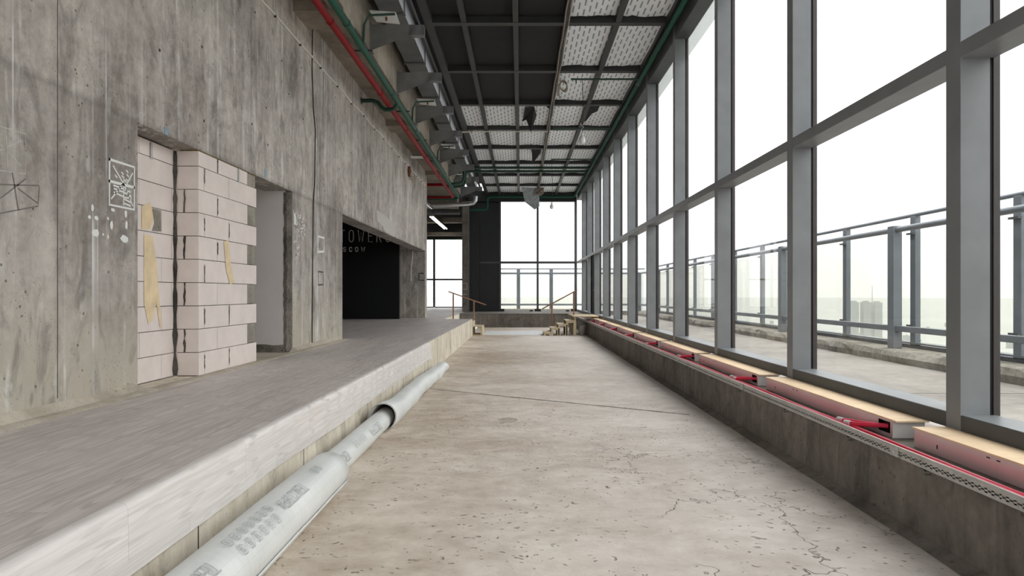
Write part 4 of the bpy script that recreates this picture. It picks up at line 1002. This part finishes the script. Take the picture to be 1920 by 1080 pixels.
scrap('hanging_foil', M['foil'], [(.05, 31.2, 6.36), (.80, 31.4, 6.34), (.86, 31.6, 5.95), (.88, 31.7, 5.55), (.66, 31.8, 5.40), (.20, 31.5, 5.72)], 'torn grey insulation foil hanging down before the far window', 'foil')
# silver duct and lamps of the side room
sd = MB().tube([(-5.4, 31.0, 5.50), (-3.9, 31.0, 5.50), (-2.35, 31.0, 5.55), (-2.15, 31.0, 5.60), (-2.06, 31.0, 5.72), (-2.04, 31.0, 5.92)], .10, 14).build('spiral_duct', M['silver'], None, smooth=True); tag(sd, 'silver round duct with an elbow beyond the end of the concrete wall', 'duct')
for x in (-4.9, -3.2): MB().tube([(x, 31.0, 5.55), (x, 31.0, 5.99)], .008, 6).build('hanger', M['galvdull'], sd)
sp_ = tag(MB().tube([(-3.98, 26.5, 5.30), (-3.95, 30.4, 5.32)], .07, 12).build('silver_pipe', M['silver'], None, smooth=True), 'silver pipe running away beyond the end of the concrete wall', 'pipe')
for y in (27.2, 29.8): MB().tube([(-3.965, y, 5.35), (-3.965, y, 5.99)], .008, 6).build('hanger', M['galvdull'], sp_)
tag(MB().box(-6.5, -2.95, 33.0, 33.12, 5.32, 5.40).build('cable_ladder', M['galvdull']), 'grey steel channel crossing the side room ceiling', 'channel')
for y0, y1, lab in ((34.8, 38.0, 'nearer twin tube lamp under the side room ceiling'), (38.3, 41.5, 'farther twin tube lamp under the side room ceiling')):
    r = empty('tube_lamp', (-4.55, (y0+y1)/2, 5.4)); MB().box(-4.66, -4.44, y0, y1, 5.43, 5.48).build('fitting', M['white'], r)
    for y in (y0+.25, y1-.25): MB().tube([(-4.55, y, 5.47), (-4.55, y, 6.2)], .008, 6).build('rod', M['galvdull'], r)
    for x in (-4.62, -4.48): MB().tube([(x, y0+.05, 5.41), (x, y1-.05, 5.41)], .02, 8).build('tube', M['tube'], r, smooth=True)
    tag(r, lab, 'lamp', 'tube lamps of the side room')

# ================================================================== STEPS AND HANDRAILS AT THE FAR END
st = empty('plywood_steps', (1.7, 24.8, 0)); tag(st, 'pale plywood steps climbing to the terrace door on the right', 'steps')
trd = [(.808, 1.115, .13), (1.068, 1.40, .282), (1.32, 1.68, .412), (1.60, 1.966, .543)]
for x0, x1, z in trd:
    MB().box(x0, x1, 24.2, 25.4, z-.03, z).build('tread', M['ply'], st, bevel=.004)
    for x in (x0+.02, x1-.09):
        for y in (24.22, 25.3): box('leg', M['ply'], st, x, x+.07, y, y+.07, 0, z-.03)
    box('apron', M['ply'], st, x0+.09, x1-.09, 24.22, 24.245, z-.09, z-.03)
MB().box(1.87, 2.78, 24.15, 26.8, .66, .70).build('landing', M['ply'], st, bevel=.004)
for y in (24.25, 26.6): box('leg', M['ply'], st, 1.90, 1.98, y, y+.08, 0, .66)
hr = empty('handrail', (1.5, 25.4, 0)); tag(hr, 'thin brown handrail beside the plywood steps on the right', 'handrail')
MB().tube([(.80, 25.3, .92), (2.10, 25.3, 1.62)], .022, 8).build('rail', M['copper'], hr, smooth=True)
for x, z0, z1 in ((1.16, .28, 1.12), (1.97, .70, 1.55)): MB().tube([(x, 25.3, z0), (x, 25.3, z1)], .028, 8).build('post', M['copper'], hr, smooth=True)
bk = empty('bucket', (2.22, 24.5, 0)); tag(bk, 'plain grey bucket standing under the landing of the plywood steps', 'bucket')
MB().lathe([(.001, .002), (.125, .002), (.145, .33), (.152, .335), (.152, .35), (.14, .35), (.12, .02), (.001, .02)], 2.22, 24.45, 20).build('pail', M['bucket'], bk, smooth=True)
MB().tube([(2.22+.148*math.cos(a), 24.45+.148*math.sin(a), .34-.05*math.sin(a)) for a in [PI+PI*i/10 for i in range(11)]], .005, 6).build('bail', M['galv'], bk, smooth=True)
ls = empty('box_steps', (-1.6, 24.8, 0)); tag(ls, 'small plywood box steps at the end of the platform', 'steps')
for x0, x1, z0, z1, y0 in ((-1.72, -1.36, 0, .33, 24.3), (-1.95, -1.70, 0, .50, 24.35)):
    MB().box(x0, x1, y0, 25.5, z1-.03, z1).build('tread', M['ply'], ls); box('side', M['ply'], ls, x0, x0+.03, y0, 25.5, z0, z1-.03); box('side', M['ply'], ls, x1-.06, x1, y0, 25.5, z0, z1-.03); box('bottom', M['ply'], ls, x0+.03, x1-.06, y0, 25.5, 0, .03)
hl = empty('handrail', (-2.1, 26.5, 0)); tag(hl, 'thin brown handrail beside the box steps on the left', 'handrail')
MB().tube([(-2.80, 26.5, 1.57), (-1.33, 26.5, 1.05)], .022, 8).build('rail', M['copper'], hl, smooth=True)
for x, z0, z1 in ((-2.61, 0.0, 1.5), (-1.81, 0, 1.22)): MB().tube([(x, 26.5, z0), (x, 26.5, z1)], .028, 8).build('post', M['copper'], hl, smooth=True)
